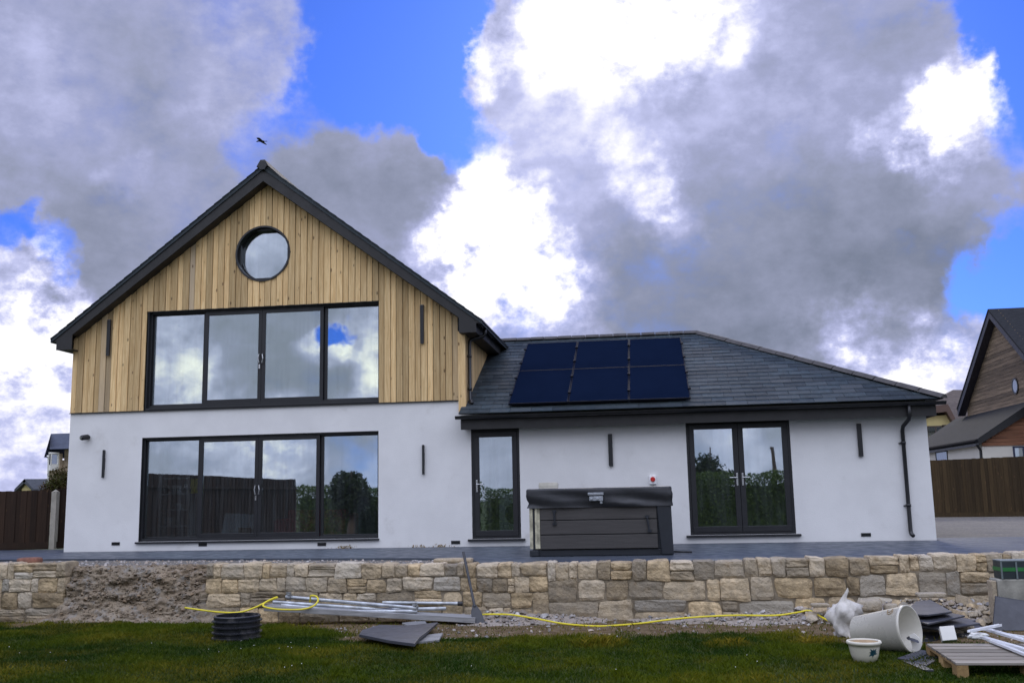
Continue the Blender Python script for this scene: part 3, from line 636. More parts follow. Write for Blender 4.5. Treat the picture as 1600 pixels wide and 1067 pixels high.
# ---------------------------------------------------------------- gravel and rubble (many small stones)
ICO = np.array([(0, 1, 1.618), (0, -1, 1.618), (0, 1, -1.618), (0, -1, -1.618), (1, 1.618, 0), (-1, 1.618, 0), (1, -1.618, 0), (-1, -1.618, 0), (1.618, 0, 1), (-1.618, 0, 1), (1.618, 0, -1), (-1.618, 0, -1)])/1.9
ICF = np.array([(0,1,8),(0,9,1),(0,8,4),(0,4,5),(0,5,9),(1,6,8),(1,7,6),(1,9,7),(2,11,3),(2,3,10),(2,10,4),(2,4,5),(2,5,11),(3,6,10),(3,7,6),(3,11,7),(4,8,10),(5,11,9),(6,10,8),(7,9,11)])
def stones(name, C_, size, mat, label=None, brown=.3):
    n = len(C_); V = np.repeat(ICO[None], n, 0)*(1+RNG.normal(0, .16, (n, 12, 1)))
    sc = size[:, None]*RNG.uniform(.55, 1.15, (n, 3)); V = V*sc[:, None]*.5
    a = RNG.uniform(0, 6.28, n); c_, s_ = np.cos(a)[:, None], np.sin(a)[:, None]
    V = np.stack([V[..., 0]*c_-V[..., 1]*s_, V[..., 0]*s_+V[..., 1]*c_, V[..., 2]*.8], -1)+C_[:, None]
    Fc = (ICF[None]+np.arange(n)[:, None, None]*12).reshape(-1, 3); ti = np.stack([RNG.random(n), np.clip(RNG.normal(brown, .3, n), 0, 1), RNG.random(n)], 1)
    return np_mesh(name, V.reshape(-1, 3), Fc, mat, tint=np.repeat(ti, 12, 0), kind='stuff', **({'label': label} if label else {}))
def heap_h(x, y):                               # loose stone banked against the wall foot
    H = np.interp(x, [-4.0, -2.7, -2.2, -1.2, -.5, .6, 1.6, 2.2, 2.9, 3.6, 4.3, 4.8], [0, .05, .16, .10, .03, .09, .13, .16, .22, .30, .22, .05])
    Wd = np.interp(x, [-4.0, -2.2, -.5, 1.5, 2.5, 3.5, 4.8], [.45, .8, .65, .8, .8, 1.2, 1.0])
    return H*np.clip(1-(-4.98-y)/Wd, 0, 1)*(.8+.4*fbm(x, y, 2.5, 60))
xs_ = np.arange(-4.2, 5.2, .06); ys_ = np.arange(-6.3, -4.85, .06); X_, Y_ = np.meshgrid(xs_, ys_); Z_ = LAWN-.045+heap_h(X_, Y_)+.02*fbm(X_, Y_, 9, 3); n_ = len(xs_)
fi = (np.arange(len(ys_)-1)[:, None]*n_+np.arange(n_-1)[None]).ravel()
np_mesh('rubble_bed', np.stack([X_.ravel(), Y_.ravel(), Z_.ravel()], 1), np.stack([fi, fi+1, fi+n_+1, fi+n_], 1), rubble_m, tint=np.full((X_.size, 3), .45), origin=(0, 0, 0), smooth=True, kind='structure')
def scat(n, x0, x1, y0, y1, dens=None):
    x = RNG.uniform(x0, x1, n); y = RNG.uniform(y0, y1, n)
    if dens is not None: k = RNG.random(n) < dens(x, y); x, y = x[k], y[k]
    return x, y
x, y = scat(9000, -4.0, 5.0, -6.5, -5.0, lambda x, y: np.clip(heap_h(x, y)*9+.02, 0, 1)*np.clip(.2+fbm(x, y, 2, 8), 0, 1)); z = LAWN-.03+heap_h(x, y)
sz = np.clip(RNG.lognormal(-3.45, .5, len(x)), .012, .12); stones('gravel', np.stack([x, y, z+sz*.2], 1), sz, rubble_m, 'grey and tan loose stones banked along the foot of the stone wall', .25)
x, y = scat(900, -4.5, 5, -7.4, -5.8, lambda x, y: np.clip(soilness(x, y)*.5, 0, 1)); sz = np.clip(RNG.lognormal(-3.7, .45, len(x)), .01, .07)
stones('pebbles', np.stack([x, y, lawn_z(x, y)+sz*.2], 1), sz, rubble_m, 'scattered pebbles on the bare soil', .3)
x = RNG.uniform(-8.5, -6.42, 3200); v = RNG.random(3200); yy = np.interp(v, [0, .12, .3, .7, .85, 1], [-5.45, -5.2, -5.06, -4.9, -4.76, -4.45]); zz = np.interp(v, [0, .12, .3, .7, .85, 1], [LAWN-.08, LAWN+.06, -.5, -.12, .02, -.02])
nn = fbm(x, zz*2+yy, 3.3, 41)-.5; sz = np.clip(RNG.lognormal(-3.9, .55, 3200), .01, .08); stones('bank_stones', np.stack([x, yy-nn*.14-(fbm(x, zz*2+yy*2, 11, 45)-.5)*.09-.005, zz], 1), sz, bank_m, 'small stones stuck in the brown earth bank', .55)
x, y = scat(2600, -11.5, -2.6, -4.75, -2.6, lambda x, y: (y < np.interp(x, [-15, -10.3, -4.2, -2.75], [-2.4, -2.4, -3.35, -3.65])).astype(float)); sz = np.clip(RNG.lognormal(-3.7, .5, len(x)), .012, .09)
stones('strip_gravel', np.stack([x, y, np.full(len(x), -.03)], 1), sz, rubble_m, 'loose gravel between the patio edge and the stone walls', .3)
x, y = scat(420, 1.95, 4.55, -6.2, -5.05); sz = np.clip(RNG.lognormal(-2.45, .4, len(x)), .05, .24); k = heap_h(x, y) > .05; x, y, sz = x[k], y[k], sz[k]
stones('rubble_pile', np.stack([x, y, LAWN+heap_h(x, y)+.0*sz], 1), sz, stone_m, 'heap of broken stone and grit at the right end of the wall', .4)
# ---------------------------------------------------------------- grass
def grass_material():
    mt = bpy.data.materials.new('grass_blade'); mt.use_nodes = True; t = NT(mt.node_tree); t.n.clear()
    at = t.node('ShaderNodeAttribute', attribute_name='tint'); sep = t.node('ShaderNodeSeparateColor', {0: at.outputs['Color']})
    c = t.mix(sep.outputs[0], (.016, .042, .001), (.078, .104, .003)); c = t.mix(sep.outputs[1], c, (.30, .22, .02))
    d = t.node('ShaderNodeBsdfPrincipled', {'Base Color': c, 'Roughness': .6, 'Specular IOR Level': .15}); tl = t.node('ShaderNodeBsdfTranslucent', {'Color': c})
    mx = t.node('ShaderNodeMixShader', {0: .3, 1: d.outputs[0], 2: tl.outputs[0]}); t.l.new(mx.outputs[0], t.node('ShaderNodeOutputMaterial').inputs[0]); return mt
def blades(x, y, h, wdt, tint, name, label):
    n = len(x); a = RNG.uniform(0, 6.28, n); l = RNG.normal(0, .45, (n, 2))*h[:, None]; z = lawn_z(x, y)-.004
    dx, dy = np.cos(a)*wdt, np.sin(a)*wdt
    V = np.empty((n, 4, 3)); V[:, 0] = np.stack([x-dx, y-dy, z], 1); V[:, 1] = np.stack([x+dx, y+dy, z], 1)
    V[:, 2] = np.stack([x+dx*.7+l[:, 0]*.4, y+dy*.7+l[:, 1]*.4, z+h*.6], 1); V[:, 3] = np.stack([x+l[:, 0], y+l[:, 1], z+h], 1)
    Fc = (np.array([[0, 1, 2], [0, 2, 3]])[None]+np.arange(n)[:, None, None]*4).reshape(-1, 3)
    return np_mesh(name, V.reshape(-1, 3), Fc, grass_m, tint=np.repeat(tint, 4, 0), kind='stuff', label=label)
grass_m = grass_material()
def tuft(x, y): return np.clip(sum(np.exp(-(((x-a)/sx)**2+((y-b)/sy)**2)) for a, b, sx, sy in YT), 0, 1)
YT = [(*atz(px, py, LAWN)[:2], sx, .16) for px, py, sx in ((925, 1008, .22), (960, 1006, .15), (1120, 1008, .12), (1150, 1008, .18), (1290, 1003, .2), (1265, 1004, .15))]
n = 300000; x = RNG.uniform(-9.9, 6.4, n); y = -11.2+6.1*RNG.random(n)**1.0
k = RNG.random(n) > soilness(x, y)*.93; x, y = x[k], y[k]; keep = (x > np.interp(y, [-11, -9.7, -5], [-5.8, -6.6, -9.9])) & (x < np.interp(y, [-11, -9.5, -5], [3.0, 3.5, 6.4])); x, y = x[keep], y[keep]
cl = fbm(x, y, 1.4, 70); cl2 = fbm(x, y, 5.5, 75); tf = tuft(x, y)
h = (.022+.04*cl2*RNG.random(len(x))+.02*(cl > .6))*(1+tf*1.2)
dry = np.clip((fbm(x, y, .9, 80)-.45)*2.6, 0, .6)*RNG.random(len(x))+tf*RNG.random(len(x))*1.0+soilness(x, y)*.4*RNG.random(len(x))
blades(x, y, h, .0035+.003*RNG.random(len(x)), np.stack([np.clip((cl-.5)*2.4+.42+RNG.normal(0, .22, len(x)), 0, 1), np.clip(dry, 0, 1), cl], 1), 'grass', 'short dark green lawn grass with dry yellow tufts')
# daisies in the lawn
dz = [atz(px+RNG.normal(0, 14), py+RNG.normal(0, 4), LAWN)[:2] for px, py, c_ in ((470, 1045, 5), (395, 1010, 6), (440, 1020, 6), (490, 1015, 5), (1165, 1045, 4), (340, 1025, 4), (20, 1020, 4), (80, 1035, 4), (250, 1012, 2), (730, 1048, 2), (960, 1050, 2), (1200, 1035, 2)) for _ in range((c_+1)//2)]
g = MB()
for a, b in dz:
    z = float(lawn_z(a, b))+.042+random.random()*.015; g.lathe([(.0015, .002), (.0045, .001), (.004, -.002)], (a, b, z), (random.uniform(-.3, .3), -.5, 1), 7)
g.build('daisies', M('daisy', (.72, .72, .68), .7, .05, 3, 0), origin=(0, 0, LAWN), kind='stuff', label='tiny white daisies in the lawn')
# ---------------------------------------------------------------- hot tub
FY = -3.45; tl, tr = aty(828, 868, FY), aty(1052, 868, FY); TX0, TX1 = tl[0], tr[0]; TB = FY+2.15
tub = thing('hot_tub', 'grey panelled hot tub with a black padded cover standing on the patio', 'hot tub', ((TX0+TX1)/2, (FY+TB)/2, 0))
tubpanel = M('composite_panel', (.055, .05, .046), .65, .12, 2, .25, 8, st=(1, 1, 14)); vinyl = M('black_vinyl', (.017, .018, .021), .45, .15, 5, .25, 12)
corner_m = M('tub_corner', (.014, .017, .022), .5, .1, 4, .05); foil = M('foil_insulation', (.45, .42, .30), .45, .4, 9, .3, 20)
ZT = .76
MB().box(TX0+.02, TX1-.02, FY+.03, TB-.03, .003, .10).build('base', corner_m, tub, bevel=.01)
g = MB()
zb = [.105, .325, .545, ZT+.02]
for k in range(3): g.box(TX0+.17, TX1-.22, FY-.004, FY+.025, zb[k]+.006, zb[k+1]-.006); g.box(TX0+.01, TX0+.03, FY+.2, TB-.1, zb[k]+.006, zb[k+1]-.006); g.box(TX1-.03, TX1-.01, FY+.2, TB-.1, zb[k]+.006, zb[k+1]-.006)
g.build('side_panel', tubpanel, tub, bevel=.006)
MB().box(TX0+.05, TX1-.06, FY+.03, TB-.05, .11, ZT).build('tub_shell', corner_m, tub)
g = MB(); g.prism([(TX1-.225, FY-.03, ZT+.03), (TX1-.17, FY-.03, .005), (TX1+.01, FY-.03, .005), (TX1, FY-.03, ZT+.03)], (0, .2, 0)); g.build('corner_post', corner_m, tub, bevel=.02)
g = MB(); g.box(TX0, TX0+.14, FY-.02, FY+.03, .005, .10); g.box(TX0+.06, TX0+.085, FY-.005, FY+.15, .10, ZT); g.build('corner_post', corner_m, tub, bevel=.01)
g = MB(); g.box(TX0+.005, TX0+.055, FY-.003, FY+.012, .12, ZT); g.box(TX0+.09, TX0+.125, FY-.006, FY+.01, .12, ZT); g.box(TX0+.126, TX0+.165, FY+.004, FY+.015, .12, ZT); g.build('insulation_edge', foil, tub)
# cover: padded lid with a loose hanging skirt
vs = []; fs = []; per = []
def ring(x0, x1, y0, y1, nn=26):
    P = []
    for a, b in (((x0, y0), (x1, y0)), ((x1, y0), (x1, y1)), ((x1, y1), (x0, y1)), ((x0, y1), (x0, y0))):
        for k in range(nn): P.append((a[0]+(b[0]-a[0])*k/nn, a[1]+(b[1]-a[1])*k/nn))
    return P
base = ring(TX0-.03, TX1+.02, FY-.045, TB+.04); NB = len(base); cx, cy_ = (TX0+TX1)/2, (FY+TB)/2
layers = [(-.03, 1.03, 0), (-.006, 1.022, .0), (0, 1.0, .003), (0, .955, .005), (-.002, .92, .010), (-.004, .86, .012), (-.002, .81, .018), (.0, .77, .02), (-.002, .735, .012)]
for off, z, wob in layers:
    for i, (a, b) in enumerate(base):
        d = np.array([a-cx, b-cy_]); s_ = np.sign(d)*(np.abs(d) > np.array([(TX1-TX0)/2, (TB-FY)/2])*.93)
        wv = wob*(math.sin(i*.55+z*14)+.8*math.sin(i*.23+z*37))
        vs.append((a+s_[0]*(off+wv), b+s_[1]*(off+wv), z+(wob*.5*math.sin(i*1.7)) if wob > .012 else z))
for l in range(len(layers)-1):
    for i in range(NB): fs.append((l*NB+i, (l+1)*NB+i, (l+1)*NB+(i+1) % NB, l*NB+(i+1) % NB))
fs.append(tuple(range(NB)))
MB().add(vs, fs).build('cover', vinyl, tub, smooth=True)
bc = aty(931, 778, FY-.05); g = MB()
g.box(bc[0]-.12, bc[0]+.12, FY-.085, FY-.052, bc[2]+.045, bc[2]+.085)
badge = M('badge_metal', (.33, .35, .37), .4, .2, 20, .1, 50, metal=.4)
g.box(bc[0]-.10, bc[0]+.11, FY-.095, FY-.058, bc[2]-.04, bc[2]+.028)
for s_ in (-1, 1): g.lathe([(.022, 0), (.02, .012)], (bc[0]+s_*.045-.02, FY-.096, bc[2]-.01), (0, -1, 0), 14)
g.box(bc[0]+.06, bc[0]+.10, FY-.08, FY-.058, bc[2]-.085, bc[2]-.04); g.build('badge', badge, tub, bevel=.006)
for px, p0, p1, bend in ((866, 800, 818, 0), (1011, 808, 829, .03)):
    a, b = aty(px, p0, FY-.02), aty(px, p1, FY-.02); g = MB(); g.tube([(a[0], FY-.012, a[2]+.02), (a[0], FY-.02, a[2]), (a[0]+bend, FY-.02, b[2])], .016, 6); g.box(a[0]+bend-.03, a[0]+bend+.03, FY-.03, FY-.006, b[2]-.02, b[2]+.02); g.box(a[0]-.03, a[0]+.03, FY-.03, FY-.006, a[2]-.0, a[2]+.035); g.build('strap', corner_m, tub)
c = aty(857, 764, FY+.12); MB().rock((c[0], FY+.15, 1.025+.052), (.30, .14, .10), n=4, k=14, jit=.02).build('concrete_block', M('pale_block', (.55, .52, .44), .9, .12, 8, .3, 50), label='pale rectangular block lying on the hot tub cover', category='block')
MB().tube([(TX1+.0, FY+.6, .02), (TX1+.12, FY+.5, .02), (TX1+.3, FY+.45, .018)], .014, 6).build('cable', blackp, label='short black cable on patio at the right foot of the hot tub', category='cable')
# ---------------------------------------------------------------- things in front of the wall
c = atz(370, 997, LAWN); rr = .305; cz = float(lawn_z(c[0], c[1]))
prof = []
for k in range(4): z = .025+k*.068; prof += [(rr-.025, z-.022), (rr, z-.014), (rr, z), (rr-.025, z+.008)]
prof += [(rr-.02, .275), (rr-.03, .285), (rr-.05, .285), (rr-.05, .0)]
ring_m = M('black_polypropylene', (.016, .017, .021), .3, .15, 4, .03, dirt=((.16, .15, .14), 6, .55, .8))
vs = []; fs = []; N = 48
for r, z in prof:
    for k in range(N): t_ = 2*math.pi*k/N; vs.append((c[0]+r*math.cos(t_), c[1]+r*math.sin(t_), cz+z))
for i in range(len(prof)-1):
    for k in range(N): fs.append((i*N+k, i*N+(k+1) % N, (i+1)*N+(k+1) % N, (i+1)*N+k))
MB().add(vs, fs).build('manhole_ring', ring_m, label='black ribbed plastic manhole ring standing on the lawn', category='manhole ring')
# slate sheets on the grass
slab_m = M('dark_slate_sheet', (.048, .05, .06), .5, .2, 4, .15, 30, tint=.25, dirt=((.13, .13, .13), 6, .6, .85))
def sheet(pts, z, th, name, label, cat, mat=slab_m, tilt=None, group=None):
    P = [atz(px, py, z) for px, py in pts]
    if tilt is not None:
        P = [np.array([p[0], p[1], z+tilt[0]*(p[0]-P[0][0])+tilt[1]*(p[1]-P[0][1])]) for p in P]
    n = np.cross(P[1]-P[0], P[2]-P[0]); P = P if n[2] > 0 else P[::-1]
    kw = dict(label=label, category=cat)
    if group: kw['group'] = group
    return MB().prism(P[::-1], (0, 0, th), (random.random(), .3, .5)).build(name, mat, bevel=.004, **kw)
lighter = M('pale_slate', (.20, .20, .195), .7, .2, 5, .2, 30)
sheet([(628, 976), (664, 972), (668, 979), (640, 982)], LAWN+.02, .03, 'stone_offcut', 'pale flat stone offcut behind the big dark slab on the grass', 'stone', lighter)
sheet([(655, 996), (692, 992), (686, 1003), (652, 1006)], LAWN+.015, .03, 'stone_offcut', 'pale flat stone offcut peeping out at the right of the dark slab', 'stone', lighter)
sheet([(561, 995), (566, 988), (592, 980), (634, 981), (684, 976), (668, 990), (655, 1000), (648, 1010), (610, 1005)], LAWN+.07, .035, 'stone_slab', 'large dark grey slab raised on the grass between ring and spade', 'slab')
for px, py in ((580, 992), (640, 1003), (665, 984)):
    p = atz(px, py, LAWN); MB().rock((p[0], p[1]+.06, LAWN+.03), (.14, .12, .085), n=3, k=5, jit=.1, tint=(.6, .3, .5)).build('packing_stone', stone_m, label={580: 'small stone propping the left end of the dark slab', 640: 'small stone propping the front right corner of the dark slab', 665: 'small stone propping the rear right corner of the dark slab'}[px], category='stone')
# plank and scaffold tubes along the wall foot
a, b = aty(412, 950, -5.5), aty(742, 969, -5.5)
plank = M('grey_plank', (.27, .27, .265), .75, .25, 6, .2, 12, st=(.6, 8, 8))
d = (b-a); ln = np.linalg.norm(d); d /= ln; sd = np.array([-d[1], d[0], 0])
MB().obox((a+b)/2+sd*.16, d*ln/2, sd*.16, np.array([0, 0, .035])).build('scaffold_board', plank, bevel=.004, label='long grey board lying flat below the stone wall under metal tubes', category='board')
tubes = [((447, 932, -5.10), (652, 949.5, -5.42), 'long metal tube on top of the pile with a clamp at each end', [0, 1]), ((427, 940, -5.22), (615, 953, -5.32), 'metal tube sticking out furthest left of the pile', []),
         ((598, 941, -5.12), (721, 942.5, -5.10), 'metal tube with dark plugged end pointing at the spade', [2]), ((600, 952, -5.24), (697, 950, -5.22), 'short metal tube under the dark ended one', []),
         ((520, 955, -5.42), (652, 954.5, -5.42), 'metal tube at the front of the pile on the grey board', []), ((440, 945, -5.34), (560, 956, -5.36), 'metal tube crossed by the yellow hose loop', [])]
for (p, q, lab, ends) in tubes:
    A = aty(p[0], p[1], p[2]); B = aty(q[0], q[1], q[2]); u = (B-A)/np.linalg.norm(B-A)
    t = thing('scaffold_tube', lab, 'scaffold tube', ((A+B)/2)-np.array([0, 0, .03]), 'metal tubes piled below the stone wall')
    MB().tube([A, B], .025, 14).build('pipe', alu, t, smooth=False)
    for e in ends:
        if e == 2: MB().tube([B-u*.05, B+u*.02], .032, 12).build('end_plug', blackp, t)
        else:
            c = A+u*.05 if e == 0 else B-u*.03; g = MB(); g.tube([c-u*.03, c+u*.03], .042, 12); g.obox(c+np.array([0, -.02, .05]), u*.03, np.array([0, .03, 0]), np.array([0, 0, .02])); g.tube([c+np.array([0, -.06, .03]), c+np.array([0, .05, .06])], .012, 6); g.build('clamp', alu, t)
# hose
path = []
def smooth_path(P, n=8):
    P = [np.asarray(p) for p in P]; out = []
    for i in range(len(P)-1):
        p0, p1, p2, p3 = P[max(i-1, 0)], P[i], P[i+1], P[min(i+2, len(P)-1)]
        for k in range(n):
            t = k/n; out.append(.5*((2*p1)+(-p0+p2)*t+(2*p0-5*p1+4*p2-p3)*t*t+(-p0+3*p1-3*p2+p3)*t**3))
    return out+[P[-1]]
hp = [(289, 949, -5.35), (310, 952, -5.45), (345, 956, -5.55), (375, 956, -5.55), (400, 948, -5.5), (412, 942, -5.45), (433, 933, -5.35), (428, 934, -5.38), (414, 941, -5.5), (412, 947, -5.56), (430, 951, -5.6), (455, 952, -5.58), (475, 951, -5.55), (490, 946, -5.48), (497, 938, -5.42), (494, 931, -5.38), (485, 932, -5.3)]
P = [aty(*p) for p in hp]+[aty(500, 945, -5.08)+np.array([0, 0, -.05]), aty(620, 958, -5.06), aty(720, 962, -5.06)]
P += [np.array([*q[:2], LAWN+.0+float(heap_h(q[0], q[1]))+.025]) for q in (aty(px, 955, yy) for px, yy in ((752, -5.30), (775, -5.30), (800, -5.30), (840, -5.45), (880, -5.65), (925, -5.85), (955, -5.82), (1000, -5.62), (1050, -5.42), (1100, -5.32), (1150, -5.32), (1210, -5.35), (1245, -5.28), (1265, -5.25), (1285, -5.5), (1308, -5.9)))]
MB().tube(smooth_path(P, 5), .012, 8).build('garden_hose', yellow_m, smooth=True, label='thin yellow hose trailing along the foot of the stone wall', category='hose')
# spade
A = atz(747, 973, LAWN+.02); B = aty(724, 862, -5.02); u = (B-A)/np.linalg.norm(B-A); J = aty(741, 944, A[1]+(B[1]-A[1])*.25)
J = A+u*np.linalg.norm(B-A)*.27
spd = thing('spade', 'long handled dark spade leaning against the stone wall', 'spade', A)
dk = M('dark_steel', (.035, .037, .042), .5, .2, 6, .1)
MB().tube([J-u*.05, B], .019, 10).build('handle', dk, spd)
sx = np.array([1., 0, 0]); nx_ = np.cross(u, sx); nx_ /= np.linalg.norm(nx_)
MB().prism([A-sx*.085-u*.02, A-sx*.0-u*.03, A+sx*.10-u*.01, A+sx*.075+u*.16, J+sx*.025-u*.02, J-sx*.025-u*.02, A-sx*.065+u*.16], nx_*.012).build('blade', dk, spd, bevel=.003)
# white tub on its side, pot, sack
def frame(ax):
    ax = np.asarray(ax, float)/np.linalg.norm(ax); a = np.cross(ax, (0, 0, 1)); a /= np.linalg.norm(a); return ax, a, np.cross(a, ax)
Lc = atz(1339, 1016, LAWN); Rc = atz(1428, 1019, LAWN)
r0, r1 = .168, .235
ax_dir = np.array([.93, -.42, .0]); A = np.array([Lc[0]+.06, Lc[1]+.20, LAWN+r0-.01]); B = A+np.array([.45, -.39, r1-r0+.02])
axv = (B-A); Ln = np.linalg.norm(axv)
tb = thing('plastic_tub', 'large cream plastic tub lying on its side on the grass', 'tub', (A+B)/2*np.array([1, 1, 0])+np.array([0, 0, LAWN]))
cream = M('cream_plastic', (.56, .53, .44), .28, .05, 2, 0, dirt=((.45, .41, .30), 2.5, .62, .95))
g = MB(); a_, u1, u2 = frame(axv); N = 48; vs = []; fs = []
prof = [(0, 0), (r0-.01, 0), (r0, .012), (r1-.004, Ln-.03), (r1+.004, Ln-.028), (r1+.004, Ln), (r1-.010, Ln), (r0-.012, .02), (0, .02)]
for r, h in prof:
    for k in range(N): t_ = 2*math.pi*k/N; vs.append(A+a_*h+r*(math.cos(t_)*u1+math.sin(t_)*u2))
for i in range(len(prof)-1):
    for k in range(N): fs.append((i*N+k, i*N+(k+1) % N, (i+1)*N+(k+1) % N, (i+1)*N+k))
g.add(vs, fs).build('tub_body', cream, tb, smooth=True)
g = MB(); mark = M('brown_mark', (.30, .22, .13), .8, .1, 4, 0)      # scuffed letter-like marks near the rim
for a0, s0, h0 in ((1.15, 1, .78), (1.0, -1, .80)):
    pts = []
    for t_ in np.linspace(0, 1, 10):
        th = a0+s0*.0+.16*math.cos(t_*math.pi*1.3+1)*1.0; hh = Ln*(h0+.05*math.sin(t_*math.pi*1.3+1)); r = r0+(r1-r0)*hh/Ln+.002
        ang = math.pi+th if u1[1] > 0 else th
        pts.append(A+a_*hh+r*(math.cos(ang)*u1+math.sin(ang)*u2))
    g.tube(pts, .005, 6)
g.build('scuff_mark', mark, tb)
fq = [aty(px, py, B[1]-.02) for px, py in ((1421, 992), (1428, 989), (1436, 996), (1441, 1006), (1438, 1014), (1431, 1019), (1426, 1013))]
MB().prism(fq, (.01, .03, 0)).build('plastic_offcut', white_p, label='bent white plastic offcut at the mouth of the cream tub', category='offcut')
MB().prism([B+np.array(p) for p in ((-.05, -.05, -.10), (.04, -.12, -.125), (.05, -.1, -.115), (-.02, -.03, -.085))], (0, .05, .01)).build('slate_shard', slab_m, label='dark slate shard inside the mouth of the cream tub', category='slate')
c = atz(1352, 1034, LAWN); pot = thing('flower_pot', 'cream glazed flower pot with a blue green leaf motif full of soil', 'flower pot', c); potm = M('cream_glaze', (.60, .57, .46), .3, .06, 3, .03, dirt=((.30, .33, .10), 4, .55, .8))
pr_ = [(r*.9, h*.9) for r, h in [(.09, 0), (.115, .012), (.145, .08), (.16, .16), (.165, .19), (.182, .195), (.186, .215), (.178, .228), (.162, .228), (.155, .20), (.15, .185)]]
vs = []; fs = []; N = 40
for r, h in pr_:
    for k in range(N): t_ = 2*math.pi*k/N; vs.append(c+np.array([r*math.cos(t_), r*math.sin(t_), h]))
for i in range(len(pr_)-1):
    for k in range(N): fs.append((i*N+k, i*N+(k+1) % N, (i+1)*N+(k+1) % N, (i+1)*N+k))
MB().add(vs, fs).build('pot_body', potm, pot, smooth=True)
MB().lathe([(.0, .2), (.08, .2), (.142, .194), (.142, .18)], c, (0, 0, 1), 24).build('soil', M('pot_soil', (.30, .20, .10), .9, .3, 14, .5, 40), pot, smooth=True)
g = MB()
for k, an in enumerate((-.2, .35, .9, 1.5, 2.2, 2.9, 3.7, 4.6)):
    P = []; ln_ = .055 if k % 2 == 0 else .042
    for t_, w_ in ((0, 0), (.35, .013), (1, 0), (.35, -.013)):
        uu = math.cos(an)*t_*ln_-math.sin(an)*w_; vv = math.sin(an)*t_*ln_+math.cos(an)*w_; ang = -math.pi/2+.42+uu/.135; hh = .103+vv
        r = float(np.interp(hh, [0, .011, .072, .144, .171], [.081, .1035, .1305, .144, .1485]))+.0025; P.append(c+np.array([r*math.cos(ang), r*math.sin(ang), hh]))
    g.add(P, [(0, 1, 2, 3), (0, 3, 2, 1)])
g.build('leaf_motif', M('teal_paint', (.02, .10, .13), .5, .1, 4, 0), pot)
# sack
c = atz(1322, 1000, LAWN); yS = c[1]+.22; mb = MB()
outl = [(.13, .02, 0), (.15, .01, .04), (.13, -.01, .11), (.12, -.05, .17), (.16, -.05, .24), (.17, -.02, .31), (.15, .02, .37), (.09, .01, .42), (.035, -.02, .455), (.016, .02, .52), (.010, .06, .57), (.004, .075, .59)]
N = 28; vs = []; fs = []; cx0 = aty(1325, 990, yS)[0]
for i, (r, ox, z) in enumerate(outl):
    for k in range(N):
        t_ = 2*math.pi*k/N; rr_ = r*(1+.20*math.sin(3*t_+i*1.3)+.13*math.sin(7*t_-i*2.1)+.09*math.sin(11*t_+i*2.9)); vs.append((cx0+ox*.6+rr_*math.cos(t_), yS+.05+rr_*.7*math.sin(t_), LAWN+z*.9+.02*math.sin(5*t_+i)))
for i in range(len(outl)-1):
    for k in range(N): fs.append((i*N+k, i*N+(k+1) % N, (i+1)*N+(k+1) % N, (i+1)*N+k))
mb.add(vs, fs); mb.build('sack', M('white_sack', (.56, .53, .48), .8, .2, 6, .45, 14, dist=.02, dirt=((.36, .30, .22), 5, .5, .8)), smooth=True, label='crumpled white sack with a twisted top behind the cream tub', category='sack')
# slate offcuts behind the tub and in front of it
sl_specs = [([(1395, 985), (1470, 972), (1535, 978), (1500, 992), (1420, 998)], .06, 'flat slate offcut at the bottom of the stack behind the tub'), ([(1405, 978), (1470, 966), (1525, 975), (1480, 985)], .12, 'slate offcut second from bottom in the stack behind the tub'),
    ([(1412, 974), (1462, 962), (1532, 972), (1466, 980)], .18, 'slate offcut in the middle of the stack behind the tub'), ([(1418, 966), (1455, 957), (1508, 964), (1450, 974)], .235, 'slate offcut second from top in the stack behind the tub'),
    ([(1410, 961), (1432, 946), (1455, 944), (1488, 958), (1450, 962)], .29, 'topmost blue grey slate offcut of the stack behind the tub')]
for pts, z, lab in sl_specs: sheet(pts, LAWN+z-.02, .02, 'slate_offcut', lab, 'slate', slab_m, tilt=(random.uniform(-.05, .05), random.uniform(.02, .10)), group='slate offcuts by the tub')
for k in range(5):
    p = atz(1440+k*18, 992, LAWN); MB().rock((p[0], p[1]+.1, LAWN+.03+.04*(k % 3)), (.2, .18, .09), n=3, k=6, jit=.1, tint=(.15, .8, .5)).build('stone_chunk', stone_m, label=['stone chunk under the left end of the slate stack', 'stone chunk second from the left under the slate stack', 'middle stone chunk under the slate stack', 'stone chunk second from the right under the slate stack', 'stone chunk under the right end of the slate stack'][k], category='stone')
for pts, z, lab in (([(1402, 1030), (1440, 1017), (1456, 1021), (1425, 1034)], .02, 'slate piece under the mouth of the cream tub'), ([(1428, 1036), (1452, 1024), (1472, 1029), (1448, 1042)], .015, 'slate piece beside the left corner of the pallet'), ([(1410, 1034), (1426, 1035), (1460, 1049), (1445, 1049)], .01, 'narrow slate strip in the grass before the tub')):
    sheet(pts, LAWN+z, .018, 'slate_offcut', lab, 'slate', slab_m, group='slate offcuts by the tub')
c = atz(1484, 1001, LAWN+.1); g = MB(); u1 = np.array([.98, -.12, .1]); u2 = np.array([.15, .9, -.35]); u3 = np.cross(u1, u2); g.obox(c+np.array([0, .05, .06]), u1*.072, u2*.06, u3*.075)
g.build('white_block', white_p, bevel=.004, label='small white block tilted between slate stack and pallet', category='block')
